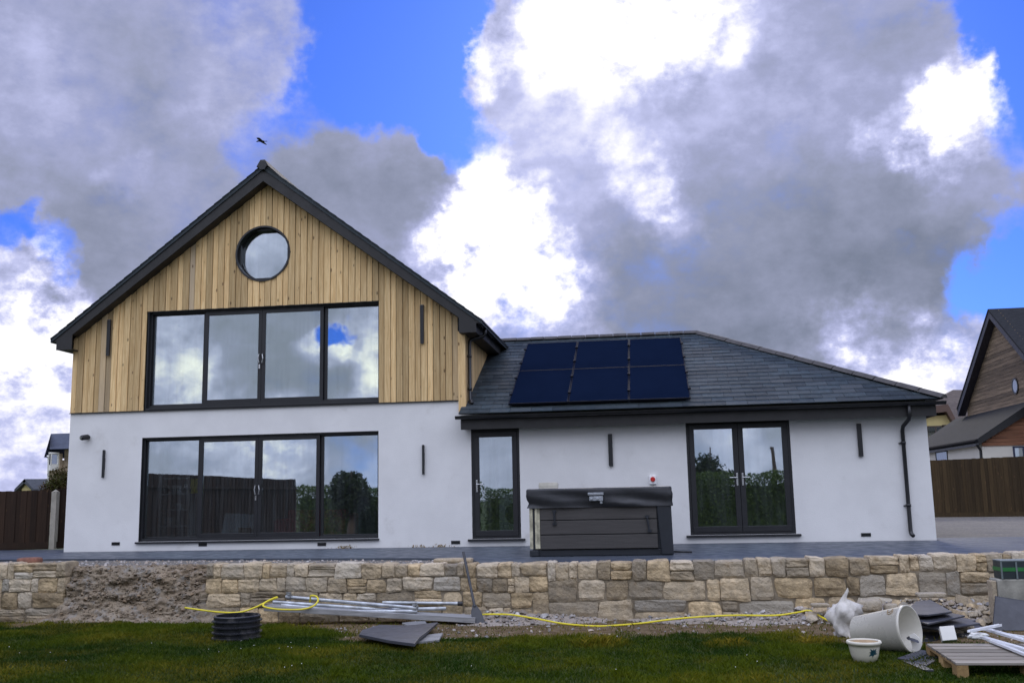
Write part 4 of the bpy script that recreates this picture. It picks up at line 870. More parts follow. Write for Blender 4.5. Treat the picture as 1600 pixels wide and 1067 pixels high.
# pallet
PZ = LAWN+.135; A = atz(1446, 1004, PZ); B = atz(1494, 1035, PZ); x0 = B[0]; pal = thing('pallet', 'weathered grey wooden pallet on the grass carrying white plastic strips', 'pallet', (x0+.6, (A[1]+B[1])/2, LAWN))
palw = wood('pallet_wood', (.15, .13, .105), (.26, .235, .20), (.20, .195, .185), 0); palb = wood('pallet_block', (.30, .19, .08), (.42, .28, .12), (.3, .25, .2), 1)
dv = (A-B); dv[2] = 0; D_ = np.linalg.norm(dv); dv /= D_; ex = np.array([1., .0, 0]); WL = 1.25
for k in range(6):
    o = B+dv*(D_*(k+.02)/6); g = MB(); wv = D_/6*.80 if k else D_/6*.9
    g.add([*(o+v for v in (ex*0, ex*WL, ex*WL+dv*wv, dv*wv)), *(o+v-np.array([0, 0, .022]) for v in (ex*0, ex*WL, ex*WL+dv*wv, dv*wv))], [(0,1,2,3),(4,7,6,5),(0,4,5,1),(1,5,6,2),(2,6,7,3),(3,7,4,0)], (random.random(), random.random()*.6, random.random())); g.build('slat', palw, pal, bevel=.003)
for fx in (.0, .46, .92):
    o = B+ex*WL*fx+ex*.0; g = MB(); z0 = np.array([0, 0, .0235])
    def blk(p, du, dw, za, zb_): g.add([p+v+np.array([0, 0, za-PZ]) for v in (ex*0, ex*du, ex*du+dv*dw, dv*dw)]+[p+v+np.array([0, 0, zb_-PZ]) for v in (ex*0, ex*du, ex*du+dv*dw, dv*dw)], [(3,2,1,0),(4,5,6,7),(0,1,5,4),(1,2,6,5),(2,3,7,6),(3,0,4,7)], (random.random(), .1, random.random()))
    blk(o, .10, D_, PZ-.045, PZ-.0235)
    g.build('stringer', palb, pal)
    for q in (0.0, .42, .86):
        g = MB(); blk(o+dv*D_*q, .10, D_*.14, LAWN+.01, PZ-.0455); g.build('block', palb, pal)
stripm = M('white_upvc', (.76, .77, .78), .35, .04, 4, 0)
for (p, q, r, lab, dz_) in ((((1514, 987), (1563, 977)), 0, .018, 'white strip lying crosswise on top of the others at the pallet', .10), (((1540, 983), (1625, 1008)), 0, .032, 'thick white strip at the back of the pallet', .05), (((1535, 996), (1625, 1022)), 0, .026, 'white strip in the middle of the pallet bundle', .03), (((1541, 999), (1625, 1032)), 0, .018, 'thin white strip nearest the front of the pallet', .02), (((1560, 990), (1625, 1000)), 0, .026, 'white strip lowest behind the thick one on the pallet', .02)):
    a, b = atz(*p[0], PZ+dz_), atz(*p[1], PZ+dz_); d = (b-a)/np.linalg.norm(b-a); s_ = np.cross((0, 0, 1), d); s_ /= np.linalg.norm(s_)
    g = MB(); L_ = np.linalg.norm(b-a); g.obox((a+b)/2, d*L_/2, s_*r, np.array([0, 0, .004])); g.obox((a+b)/2+s_*(r-.004)+np.array([0, 0, .0115]), d*L_/2, s_*.004, np.array([0, 0, .007])); g.obox((a+b)/2-s_*(r-.004)+np.array([0, 0, .0115]), d*L_/2, s_*.004, np.array([0, 0, .007]))
    g.build('plastic_strip', stripm, label=lab, category='plastic strip', group='white plastic strips on the pallet')
c = atz(1528, 999, PZ+.0); MB().rock(c+np.array([0, 0, .035]), (.19, .12, .06), n=6, k=2.6, jit=.3).build('sealant_bag', M('bag_white', (.66, .66, .62), .6, .1, 8, .3, 30), smooth=True, label='crumpled white plastic lump on the rear left of the pallet', category='plastic bag')
# right-hand stack: slab leaning on block pier, crate on top
yB = -6.0; a, b = aty(1558, 905, yB), aty(1625, 990, yB); 
MB().box(a[0], a[0]+.75, yB, yB+.30, LAWN, a[2]).build('concrete_pier', M('pier', (.27, .26, .22), .9, .3, 4, .4, 30, dirt=((.40, .38, .33), 3, .52, .75)), bevel=.012, label='weathered concrete block pier under the dark crate at the right edge', category='concrete block')
MB().box(a[0]-.06, a[0]-.004, yB+.02, yB+.2, LAWN, a[2]-.02).build('pale_post', stone_m, bevel=.01, label='thin tan stone upright against the left side of the concrete pier', category='stone')
q = [aty(1556, 932, yB-.06), aty(1556, 988, yB-.25), aty(1640, 1008, yB-.25), aty(1640, 945, yB-.06)]
q[1][2] = LAWN+.01; q[2][2] = LAWN+.01
MB().prism([q[1]*np.array([1, 1, 1])-np.array([.03, 0, 0]), q[2], q[3], q[0]], (0, .03, .01)).build('stone_slab', slab_m, bevel=.004, label='dark grey slab leaning against the concrete pier at the right edge', category='slab')
cz = a[2]; cr_ = thing('crate', 'dark crate with a green band on top of the concrete pier', 'crate', (a[0]+.4, yB+.15, cz)); cdark = M('crate_dark', (.02, .03, .034), .5, .2, 5, .05); cgreen = M('crate_green', (.02, .16, .035), .5, .2, 5, .05)
x0 = a[0]+.06; ch = aty(1570, 877, yB)[2]-cz
MB().box(x0, x0+.7, yB+.01, yB+.29, cz+.003, cz+ch).build('crate_body', cdark, cr_, bevel=.006)
MB().box(x0-.004, x0+.704, yB+.004, yB+.296, cz+ch*.45, cz+ch*.66).build('green_band', cgreen, cr_)
g = MB()
for k in range(4): g.box(x0-.006+k*.17, x0+.012+k*.17, yB-.002, yB+.01, cz+.004, cz+ch-.004)
g.box(x0-.002, x0+.702, yB+.008, yB+.292, cz+ch+.001, cz+ch+.012); g.build('crate_rib', M('crate_rib', (.14, .17, .17), .5, .1, 4, 0), cr_)
c = atz(1536, 968, LAWN+.04); MB().rock(c+np.array([0, .1, .05]), (.33, .16, .10), n=4, k=12, jit=.03, tint=(.7, .8, .5)).build('kerb_stone', stone_m, label='squared pale stone between slate stack and the leaning slab', category='stone')
for px, py, s_, lab in ((1325, 958, (.18, .16, .15), 'pinkish stone beside the top of the white sack'), (1358, 945, (.30, .18, .14), 'grey rectangular stone resting by the wall behind the cream tub'), (1352, 958, (.14, .14, .12), 'small rounded stone below the grey rectangular one'), (1392, 949, (.16, .12, .10), 'small grey stone directly behind the mouth of the cream tub'), (1455, 929, (.36, .2, .06), 'thin flat stone on top of the rubble heap'), (1281, 945, (.22, .14, .05), 'thin wedge of stone against the wall right of the hose end')):
    q = aty(px, py, -5.45); MB().rock(q, s_, n=4, k=6, jit=.1, tint=(.5, .7, .5)).build('loose_stone', stone_m, smooth=True, label=lab, category='stone')
for px, py, s_, lab, tn in ((47, 874, (.34, .2, .10), 'red brown broken brick on the left stone wall', 1), (706, 876, (.5, .3, .07), 'flat pale stone lying on the gravel behind the spade handle', 0), (730, 878, (.16, .2, .07), 'small brown stone beside the flat pale stone by the spade', 2)):
    q = aty(px, py, -4.55); MB().rock((q[0], -4.55, .0+s_[2]*.4+(.06 if tn == 1 else 0)), s_, n=4, k=6, jit=.1, tint=(.5, .4, .5)).build('loose_brick' if tn == 1 else 'loose_stone', M('brick_red', (.20, .09, .06), .9, .3, 9, .4, 40) if tn == 1 else stone_m, smooth=True, label=lab, category='brick' if tn == 1 else 'stone')
# weeds along the foot of the render
def leaves(C_, size, name, mat, parent=None, tint=None, **tags):
    n = len(C_); a = RNG.normal(0, 1, (n, 3)); a /= np.linalg.norm(a, axis=1)[:, None]; b = np.cross(a, RNG.normal(0, 1, (n, 3))); b /= np.linalg.norm(b, axis=1)[:, None]
    s_ = (size*RNG.uniform(.6, 1.3, n))[:, None]; V = np.stack([C_-a*s_, C_+b*s_*.5, C_+a*s_, C_-b*s_*.5], 1).reshape(-1, 3); Fc = np.arange(n*4).reshape(-1, 4)
    ti = np.stack([RNG.random(n), RNG.random(n)*.3, RNG.random(n)], 1) if tint is None else tint
    return np_mesh(name, V, Fc, mat, tint=np.repeat(ti, 4, 0), parent=parent, **tags)
def leaf_material(name, c1, c2):
    mt = bpy.data.materials.new(name); mt.use_nodes = True; t = NT(mt.node_tree); t.n.clear()
    at = t.node('ShaderNodeAttribute', attribute_name='tint'); sep = t.node('ShaderNodeSeparateColor', {0: at.outputs['Color']}); c = t.mix(sep.outputs[0], c1, c2)
    d = t.node('ShaderNodeBsdfPrincipled', {'Base Color': c, 'Roughness': .55, 'Specular IOR Level': .25}); tl_ = t.node('ShaderNodeBsdfTranslucent', {'Color': c})
    mx = t.node('ShaderNodeMixShader', {0: .25, 1: d.outputs[0], 2: tl_.outputs[0]}); t.l.new(mx.outputs[0], t.node('ShaderNodeOutputMaterial').inputs[0]); return mt
weed_m = leaf_material('dry_weed', (.16, .10, .03), (.30, .20, .05))
for px, n, lab in ((540, 60, 'dry yellow weed at the wall foot right of the sliding door'), (655, 34, 'dry brown weed at the wall foot below the thin wall light'), (690, 40, 'dry brown weed at the wall foot beside the air brick')):
    c = aty(px, 858, -.06); c[2] = .0; C_ = c+RNG.normal(0, 1, (n, 3))*np.array([.10, .02, .02]); C_[:, 2] = np.abs(RNG.normal(0, .025, n))+.006
    leaves(C_, .02, 'weed', weed_m, label=lab, category='weed')
# ---------------------------------------------------------------- behind the glass
c = np.array([-8.3, 1.0, .10])
t = thing('white_board', 'white sheet leaning inside behind the lower sliding door', 'board', (-8.3, .5, .1)); MB().prism([(-8.60, .42, .205), (-7.95, .42, .205), (-7.95, .62, .66), (-8.60, .62, .70)], (0, .03, .01)).build('sheet', M('sheet_white', (.7, .78, .85), .5, .03, 3, 0), t); MB().box(-8.18, -7.95, .33, .415, .205, .42).build('carton', M('carton', (.4, .33, .25), .8, .1, 4, 0), t)
t = thing('red_sofa', 'dull red sofa inside behind the third pane of the sliding door', 'sofa', (-6.9, .8, .1)); sofa_m = M('red_fabric', (.50, .06, .09), .9, .15, 6, .2)
MB().box(-7.5, -6.2, .42, 1.2, .12, .58).build('seat', sofa_m, t, bevel=.05); MB().box(-7.5, -6.2, 1.2, 1.4, .12, .74).build('backrest', sofa_m, t, bevel=.05); MB().box(-6.2, -6.0, .42, 1.4, .12, .66).build('armrest', sofa_m, t, bevel=.05)
t = thing('shelf_unit', 'open shelf unit with small things inside behind the leftmost pane', 'shelf', (-9.6, .7, .1)); wm = M('shelf_grey', (.5, .52, .52), .6, .1, 4, 0); g = MB()
for z in (.12, .45, .78, 1.1, 1.42): g.box(-9.95, -9.35, .5, .8, z, z+.03)
for x_ in (-9.98, -9.35): g.box(x_, x_+.03, .5, .8, .11, 1.6)
g.build('shelf_frame', wm, t)
for k in range(14): x_ = -9.92+random.random()*.46; z = random.choice((.15, .48, .81, 1.13)); MB().box(x_, x_+.09, .51, .66, z+.001, z+random.uniform(.07, .2)).build('tin', wm if k % 2 else steel, t)
MB().box(-9.28, -9.0, .45, .47, 1.12, 1.42).build('yellow_notice', M('yellow_card', (.75, .65, .02), .7, .05, 3, 0), label='yellow square hanging inside beside the shelf unit', category='notice')
t = thing('washing_machine', 'white appliance with round dark door behind the single glass door', 'washing machine', (-2.6, .7, .1)); MB().box(-2.90, -2.32, .42, .95, .105, 1.0).build('casing', M('appliance_white', (.8, .82, .85), .35, .02, 3, 0), t, bevel=.01)
MB().lathe([(.21, 0), (.21, .025), (.16, .03)], (-2.57, .418, .60), (0, -1, 0), 28).build('round_door', M('appliance_grey', (.10, .11, .13), .3, .1, 4, 0), t)
# ---------------------------------------------------------------- neighbours and fences
fence_l = wood('fence_left_wood', (.026, .014, .008), (.042, .023, .013), (.03, .024, .018)); fence_r = wood('fence_right_wood', (.040, .024, .010), (.062, .040, .016), (.055, .047, .022))
concp = M('fence_concrete', (.36, .33, .27), .9, .15, 6, .3, 40)
def fence(A, B, h0, h1, wdt, mat, label, posts=None, step=2.0, face=-1, rails=True):
    A, B = np.array(A, float), np.array(B, float); L_ = np.linalg.norm(B-A); d = (B-A)/L_; n_ = np.array([-d[1], d[0], 0])*face
    t = thing('fence', label, 'fence', (A+B)/2); g = MB(); s_ = 0; i = 0
    while s_ < L_:
        e = min(s_+wdt+.012, L_); z = h0+(h1-h0)*s_/L_+random.uniform(-.006, .006); p, q = A+d*s_, A+d*e; o = n_*(.018 if i % 2 else .004)
        g.prism([p+o, q+o, q+o+np.array([0, 0, z]), p+o+np.array([0, 0, z])], n_*.016, (random.random(), random.random()*.5, random.random())); s_ += wdt; i += 1
    g.build('boards', mat, t)
    for z in (.3, h0*.85): MB().prism([A-n_*.02+np.array([0, 0, z]), B-n_*.02+np.array([0, 0, z]), B-n_*.02+np.array([0, 0, z+.07]), A-n_*.02+np.array([0, 0, z+.07])], -n_*.03).build('rail', mat, t)
    g = MB(); g.prism([A+n_*.045+np.array([0, 0, .02]), B+n_*.045+np.array([0, 0, .02]), B+n_*.045+np.array([0, 0, .16]), A+n_*.045+np.array([0, 0, .16])], -n_*.008); g.build('gravel_board', mat, t)
    for s_ in (posts or []):
        p = A+d*s_; g = MB(); g.box(p[0]-.06, p[0]+.06, p[1]-.06, p[1]+.06, p[2], p[2]+h0+.0); g.lathe([(.08, 0), (.0, .05)], p+np.array([0, 0, h0+.001]), (0, 0, 1), 4); g.build('post', concp, t)
    return t
pA = aty(76, 852, 1.9); pA[2] = 0
f1 = fence((-16.5, .9, -.02), (pA[0], 1.9, -.02), 1.26, 1.30, .11, fence_l, 'dark brown board fence at the left beside a concrete post', [math.hypot(pA[0]+16.5, 1.0)+.09])
fence((pA[0]+.1, 1.95, -.02), (-12.0, 9.5, -.02), 1.32, 1.5, .11, fence_l, 'dark fence section between the concrete post and the white house')
pL, pR = atz(1440, 804, .03), atz(1640, 812, .03)
hL = 1.95
fence((7.0, 13.5, .03), (16.5, 11.0, .03), 1.72, 1.86, .105, fence_r, 'long brown vertical board fence in front of the neighbouring house')
g = MB(); q = atz(1466, 806, .03); t = thing('trellis_gate', 'narrow brown trellis panel at the corner between house and fence', 'trellis', q)
for dx in (-.16, .16): MB().box(q[0]+dx-.03, q[0]+dx+.03, q[1]-.03, q[1]+.03, .03, 1.15).build('post', fence_r, t)

for k in range(6): g.box(q[0]-.13, q[0]+.13, q[1]-.015, q[1]+.015, .15+k*.17, .19+k*.17)
g.build('slat', wood('trellis_wood', (.2, .13, .07), (.3, .2, .1), (.2, .2, .15), 0), t)
# right neighbour
X0, X1 = 11.62, 13.62; nb = thing('neighbour_house', 'brown boarded house with steep gable and grey lean-to roof at right', 'house', (15, 20.6, 0))
brown_h = M('brown_boarding', (.18, .13, .085), .85, .3, 3, .3, 10, tint=.35, st=(1, .35, 6)); gap_m = M('board_gap', (.10, .07, .045), .9, .1, 3, 0)
wall_n = M('neighbour_render', (.62, .59, .52), .9, .04, 1, .1, 80); roof_n = M('neighbour_slate', (.03, .031, .033), .85, .25, 7, .3, 30, tint=.25, st=(1, 3, 1), spec=.08)
ya, yz, yc, ap, ez = 16.1, 25.2, 20.62, 7.62, 4.45
MB().prism([(X1, ya, 0), (X1, ya, ez), (X1, yc, ap), (X1, yz, ez), (X1, yz, 0)], (9, 0, 0)).build('wall', wall_n, nb)
g = MB(); z = 3.3
while z < ap-.1:
    y0_ = ya if z < ez else ya+(z-ez)/(ap-ez)*(yc-ya); y1_ = yz if z < ez else yz-(z-ez)/(ap-ez)*(yz-yc)
    g.box(X1-.03, X1-.004, y0_, y1_, z, z+.135, (random.random(), .5, .5)); z += .145
g.build('boarding', brown_h, nb)
g = MB()
for s_ in (-1, 1):
    e = yc+s_*(yz-yc+.35); ze = ap-(ap-ez)*(yz-yc+.35)/(yz-yc)
    g.prism([(X1-.35, yc, ap+.10), (X1-.35, e, ze+.10), (X1-.35, e, ze+.02), (X1-.35, yc, ap+.02)][::s_], (10, 0, 0))
g.build('roof', roof_n, nb)
g = MB()
for s_ in (-1, 1):
    e = yc+s_*(yz-yc+.33); ze = ap-(ap-ez)*(yz-yc+.33)/(yz-yc)
    g.prism([(X1-.33, yc, ap+.02), (X1-.33, e, ze+.02), (X1-.33, e, ze-.26), (X1-.33, yc, ap-.26)][::s_], (.31, 0, 0))
g.build('bargeboard', M('neighbour_barge', (.03, .03, .045), .5, .1, 3, 0), nb)
c = atx(1587, 603, X1-.03); g = MB(); vs = []; fs = []; N = 28; prof = [(.30, -.03), (.30, -.07), (.24, -.07), (.24, -.02)]
for r, xx in prof:
    for k in range(N): t_ = 2*math.pi*k/N; vs.append((X1+xx, c[1]+r*math.cos(t_), c[2]+r*math.sin(t_)))
for i in range(3):
    for k in range(N): fs.append((i*N+k, i*N+(k+1) % N, (i+1)*N+(k+1) % N, (i+1)*N+k))
wf = MB().add(vs, fs).build('round_window', blackp, nb); MB().lathe([(.25, 0), (.25, .01)], (X1-.05, c[1], c[2]), (-1, 0, 0), N).build('pane', pane_m, wf)
yN = 18.0; zt_ = 3.95; ze = 2.62
g = MB(); g.prism([(X0-.05, yN-.15, ze), (X1, yN-.15, zt_), (X1, yN-.15, zt_-.10), (X0-.05, yN-.15, ze-.10)], (0, 9.2, 0))
g.build('lean_to_roof', roof_n, nb)
g = MB(); g.prism([(X0-.04, yN-.17, ze-.02), (X1, yN-.17, zt_-.04), (X1, yN-.17, zt_-.34), (X0-.04, yN-.17, ze-.22)], (0, .025, 0)); g.box(X0-.04, X0-.01, yN-.14, 27, ze-.24, ze-.06); g.build('fascia', blackp, nb)
g = MB(); g.box(X0+.12, X1, yN, 26.8, 0, ze-.14); g.build('lean_to_wall', wall_n, nb)
g = MB(); zb_ = 2.36; k = 0
while zb_ < zt_-.35:
    xa = max(X0+.12, X0+(zb_+.13-ze+.15)*(X1-X0)/(zt_-ze)+.02); g.box(xa, X1, yN-.03, yN-.003, zb_, zb_+.13, (random.random(), .5, .5)); zb_ += .14
g.build('end_boarding', M('red_brown_boarding', (.19, .085, .045), .85, .3, 3, .3, 10, tint=.3, st=(.35, 1, 6)), nb)
def win(parent, c, axis, w_, h_, frame_m):
    g = MB()
    if axis == 'x':
        for a, b, e, f_ in ((-w_, w_, h_-.06, h_), (-w_, w_, -h_, -h_+.06), (-w_, -w_+.06, -h_+.06, h_-.06), (w_-.06, w_, -h_+.06, h_-.06), (-.025, .025, -h_+.06, h_-.06)): g.box(c[0]+a, c[0]+b, c[1]-.03, c[1]-.002, c[2]+e, c[2]+f_)
        p = MB().box(c[0]-w_+.06, c[0]+w_-.06, c[1]-.015, c[1]-.005, c[2]-h_+.06, c[2]+h_-.06)
    else:
        for a, b, e, f_ in ((-w_, w_, h_-.06, h_), (-w_, w_, -h_, -h_+.06), (-w_, -w_+.06, -h_+.06, h_-.06), (w_-.06, w_, -h_+.06, h_-.06)): g.box(c[0]-.03, c[0]-.002, c[1]+a, c[1]+b, c[2]+e, c[2]+f_)
        p = MB().box(c[0]-.015, c[0]-.005, c[1]-w_+.06, c[1]+w_-.06, c[2]-h_+.06, c[2]+h_-.06)
    wf_ = g.build('window', frame_m, parent); p.build('pane', pane_m, wf_)
win(nb, atx(1472, 716, X0+.12), 'y', .8, .30, blackp); c = aty(1592, 704, yN); win(nb, (c[0]+.15, yN, 2.0), 'x', .35, .33, M('blue_frame', (.02, .025, .06), .5, .1, 3, 0))
g = MB(); g.tube([(X0-.05, yN-.02, ze-.2), (X0+.02, yN-.02, ze-.32), (X0+.08, yN+.05, ze-.40), (X0+.08, yN+.05, .1)], .05, 8); g.build('downpipe', blackp, nb); g = MB(); g.tube([(X0-.10, yN-.2, ze-.08), (X0-.10, 27, ze-.08)], .06, 8); g.build('gutter', M('matt_black', (.012, .012, .014), .9, .05, 3, 0, spec=.05), nb)
# yellow house behind, brown roofs
yh = thing('neighbour_house', 'pale yellow house with brown hipped roof behind the white house', 'house', (15, 36, 0)); ym = M('yellow_render', (.62, .52, .24), .9, .05, 1, .1, 60); br_m = M('brown_tiles', (.085, .065, .052), .85, .25, 6, .3, 20)
P = aty
a, b = P(1440, 700, 34), P(1478, 640, 34); 
g = MB(); g.prism([(12.6, 34, 0), (16.9, 34, 0), (16.9, 34, P(1492, 672, 34)[2]), (P(1479, 648, 34)[0], 34, P(1479, 648, 34)[2]), (12.6, 34, P(1445, 655, 34)[2])], (0, 6, 0)); g.build('wall', ym, yh)
g = MB(); zA, zB_ = P(1445, 651, 33.6), P(1479, 643, 33.6); zC = P(1494, 668, 33.6)
g.prism([(11.5, 33.6, zA[2]-.1), (zB_[0], 33.6, zB_[2]), (zC[0], 33.6, zC[2]), (zC[0]+.05, 33.6, zC[2]+.35), (zB_[0]+.1, 33.6, zB_[2]+.38), (11.5, 33.6, zA[2]+.22)], (0, 6.8, 0)); g.build('fascia', M('brown_fascia', (.10, .06, .045), .7, .1, 3, 0), yh)
r = [P(1430, 642, 34.2), P(1496, 668, 34.2), P(1530, 668, 36), P(1512, 608, 40), P(1489, 608, 40), P(1452, 640, 36)]
g = MB(); rr0 = P(1489, 609, 39); rr1 = P(1560, 609, 39); e0 = P(1425, 652, 34.4); e1 = P(1560, 660, 34.4)
g.add([e0, e1, rr1, rr0, e0+np.array([0, 9, 0]), rr1+np.array([0, 5, -2])], [(0, 1, 2, 3), (0, 3, 4), (3, 2, 5, 4)]); g.build('roof', br_m, yh)
win(yh, P(1463, 682, 33.99), 'x', .45, .55, br_m)
win(yh, P(1487, 674, 33.99), 'x', .45, .35, br_m)
# left neighbour with bay
D0 = 45; lh = thing('neighbour_house', 'tall pale stone house with bay window and slate roof far left', 'house', (-40, 46, 0)); tanw = M('tan_stonework', (.40, .32, .22), .9, .3, 3, .3, 6)
Q = lambda px, py, y_=D0: aty(px, py, y_)
a = Q(75, 711); z0, ztop_ = 0, Q(79, 680)[2]; xa, xb = Q(76, 740)[0], -36.5; mid = Q(93, 700)[0]
g = MB(); xg = Q(92.5, 740)[0]; eav = Q(77, 712)[2]; apz = Q(81, 682)[2]
p1, p2 = Q(84, 704), Q(81.5, 686); g.prism([(xa, D0, -.3), (xg, D0, -.3), (xg, D0, eav+.15), (xa+.25, D0, eav+.15), (xa, D0, eav)], (0, .3, 0)); g.box(xa, xg, D0+.3, D0+8, -.3, eav-.3); g.box(xg, xb, D0+.5, D0+8, -.3, Q(100, 695)[2]); g.build('wall', tanw, lh)
g = MB(); ra, rb = Q(79.5, 677.5, D0+3.5), Q(118, 678.5, D0+3.5); e_l, e_r = Q(83, 702), Q(118, 700)
g.add([(e_l[0], D0-.4, e_l[2]), (e_r[0]+1, D0-.4, e_l[2]), (rb[0]+1, D0+3.5, ra[2]), (ra[0]-.0, D0+3.5, ra[2]), (ra[0], D0+7.5, e_l[2]), (rb[0]+1, D0+7.5, e_l[2])], [(0, 1, 2, 3), (3, 2, 5, 4)])
g.add([(ra[0], D0+3.5, ra[2]), (p2[0]-.1, D0-.1, p2[2]+.15), (xa-.35, D0-.1, eav-.1), (xa-.35, D0+7, eav-.1)], [(0, 1, 2, 3)])
g.build('roof', M('left_slate', (.045, .055, .075), .6, .2, 3, .2, 10), lh)
bw = MB(); b0, b1 = Q(79.5, 707), Q(91, 735); bw.prism([(b0[0], D0, b1[2]), (b0[0]+.25, D0-.55, b1[2]), (b1[0]-.25, D0-.55, b1[2]), (b1[0], D0, b1[2])][::-1], (0, 0, .45)); bw.build('bay_base', white_p, lh)
bw = MB(); bw.prism([(b0[0]+.05, D0, b1[2]+.45), (b0[0]+.28, D0-.5, b1[2]+.45), (b1[0]-.28, D0-.5, b1[2]+.45), (b1[0]-.05, D0, b1[2]+.45)][::-1], (0, 0, b0[2]-b1[2]-.6)); bay = bw.build('bay_window', pane_m, lh)
bw = MB()
for p in ((b0[0]+.26, D0-.52), ((b0[0]+b1[0])/2, D0-.52), (b1[0]-.26, D0-.52), (b0[0]+.04, D0-.02), (b1[0]-.04, D0-.02)): bw.box(p[0]-.05, p[0]+.05, p[1]-.04, p[1]+.04, b1[2]+.4, b0[2]-.1)
bw.prism([(b0[0]-.02, D0, b0[2]-.12), (b0[0]+.22, D0-.6, b0[2]-.12), (b1[0]-.22, D0-.6, b0[2]-.12), (b1[0]+.02, D0, b0[2]-.12)][::-1], (0, 0, .12)); bw.build('bay_frame', white_p, lh)
g = MB(); g.tube([Q(74.5, 712, D0-.5), Q(76, 716, D0-.3), Q(76, 716, D0-.1), Q(75, 760, D0-.1)], .07, 6); g.build('downpipe', white_p, lh)
sh = thing('cottage', 'tiny yellowish gabled roof showing above the left fence', 'cottage', (-75, 82, 0)); a, b, c = aty(34, 764, 80), aty(41, 755.5, 80), aty(48, 764, 80)
g = MB(); g.prism([(a[0], 80, 0), (c[0], 80, 0), (c[0], 80, c[2]), (b[0], 80, b[2]), (a[0], 80, a[2])], (0, 8, 0)); g.build('wall', ym, sh)
g = MB(); g.prism([(b[0]-.2, 79.6, b[2]+.25), (c[0]+.6, 79.6, c[2]-.3), (c[0]+.6, 79.6, c[2]), (b[0], 79.6, b[2]+.5)], (7, 7, 0)); g.prism([(b[0]+.2, 79.6, b[2]+.25), (a[0]-.6, 79.6, a[2]-.3), (a[0]-.6, 79.6, a[2]), (b[0], 79.6, b[2]+.5)][::-1], (0, 8, 0)); g.build('roof', M('cottage_slate', (.06, .065, .075), .7, .2, 3, 0), sh)
# ---------------------------------------------------------------- plants
hedge_m = leaf_material('hedge_leaf', (.034, .062, .009), (.085, .125, .016)); dark_leaf = leaf_material('dark_leaf', (.014, .024, .008), (.035, .05, .014)); brown_leaf = leaf_material('rusty_leaf', (.06, .035, .012), (.06, .075, .014)); bark = M('bark', (.09, .065, .045), .95, .3, 5, .6, 15)
def blob_pts(n, c, r, clumps=14):
    cc = RNG.normal(0, 1, (clumps, 3)); cc /= np.linalg.norm(cc, axis=1)[:, None]; cc *= RNG.uniform(.35, .85, (clumps, 1)); k = RNG.integers(0, clumps, n); d = RNG.normal(0, 1, (n, 3)); d /= np.linalg.norm(d, axis=1)[:, None]
    return np.asarray(c)+(cc[k]+d*RNG.uniform(.15, .42, (n, 1)))*np.asarray(r), k
t = thing('bush', 'green and rusty bush behind the left fence below the tall house', 'bush', (-20.5, 15.5, 0)); c = aty(92, 760, 15); C_, k = blob_pts(7500, (c[0]+.1, 15.5, c[2]-.15), (1.15, .8, .85), 26); leaves(C_, .05, 'foliage', brown_leaf, t, tint=np.stack([np.clip((k % 5)/5+RNG.normal(0, .2, len(k)), 0, 1)]*3, 1))
C_, k = blob_pts(2600, (c[0]-1.0, 15.8, c[2]-.5), (.8, .6, .6), 14); leaves(C_, .045, 'foliage', brown_leaf, t, tint=np.stack([np.clip((k % 5)/8+RNG.normal(0, .2, len(k)), 0, 1)]*3, 1))
g = MB(); 
for dx in (-.4, 0, .35): g.tube([(c[0]+dx*.3, 15.5, -.3), (c[0]+dx, 15.5, c[2]-.4)], [.05, .02], 6)
g.build('stem', bark, t)
# behind the photographer: fence, hedges and trees that the glass mirrors
fence((-12.6, -15.5, LAWN), (-12.6, -3.0, LAWN), 2.45, 2.45, .13, fence_l, 'dark fence along the left of the lawn mirrored in the sliding door', face=1)
def hedge(x0, x1, y, h, label, n=20000, dep=1.2):
    t = thing('hedge', label, 'hedge', ((x0+x1)/2, y, LAWN)); C_ = np.stack([RNG.uniform(x0, x1, n), y+RNG.normal(0, dep*.35, n), LAWN+RNG.random(n)**.7*h], 1); C_[:, 2] += (fbm(C_[:, 0], C_[:, 1]*0, 1.4, 90)-.5)*.35*(C_[:, 2]-LAWN)/h
    leaves(C_, .065, 'foliage', hedge_m, t); g = MB()
    x_ = x0+.4
    while x_ < x1: g.tube([(x_, y, LAWN), (x_+random.uniform(-.2, .2), y, LAWN+h*.8)], [.05, .02], 5); x_ += .8
    g.box(x0+.1, x1-.1, y-.12, y+.12, LAWN, LAWN+h*.78); g.build('stem', M('hedge_inner', (.035, .06, .012), .95, .2, 3, 0), t)
def mir(px, py, y): return aty(px, py, -y)*np.array([1, -1, 1])       # point at depth y seen mirrored in the wall plane
hedge(-16, -7.5, -25, 2.35, 'clipped hedge behind the lawn mirrored in the sliding door', 20000); hedge(-1.5, 14, -26, 2.55, 'long green hedge mirrored in the french doors', 36000); hedge(-7.6, -1.4, -27, 2.1, 'lower hedge mirrored in the single glass door', 14000)
def tree(c, r, h, n, label, leaf=dark_leaf, sz=.11):
    t = thing('tree', label, 'tree', c); top = np.array(c)+np.array([0, 0, h]); g = MB(); g.tube([c, np.array(c)+np.array([.1, 0, h*.4]), top], [.16, .11, .03], 8)
    for k in range(6): a = k*1.05; g.tube([np.array(c)+np.array([0, 0, h*(.35+.08*k)]), np.array(c)+np.array([math.cos(a)*r[0]*.7, math.sin(a)*r[1]*.7, h*(.55+.06*k)])], [.06, .015], 5)
    g.build('trunk', bark, t); C_, k = blob_pts(n, (c[0], c[1], c[2]+h*.66), r, 26); leaves(C_, sz, 'crown', leaf, t)
a = mir(545, 735, -22); tree((a[0], -22, LAWN), (1.0, 1.0, 1.05), 2.9, 6500, 'dense bushy tree mirrored in the right pane of the sliding door', sz=.10)
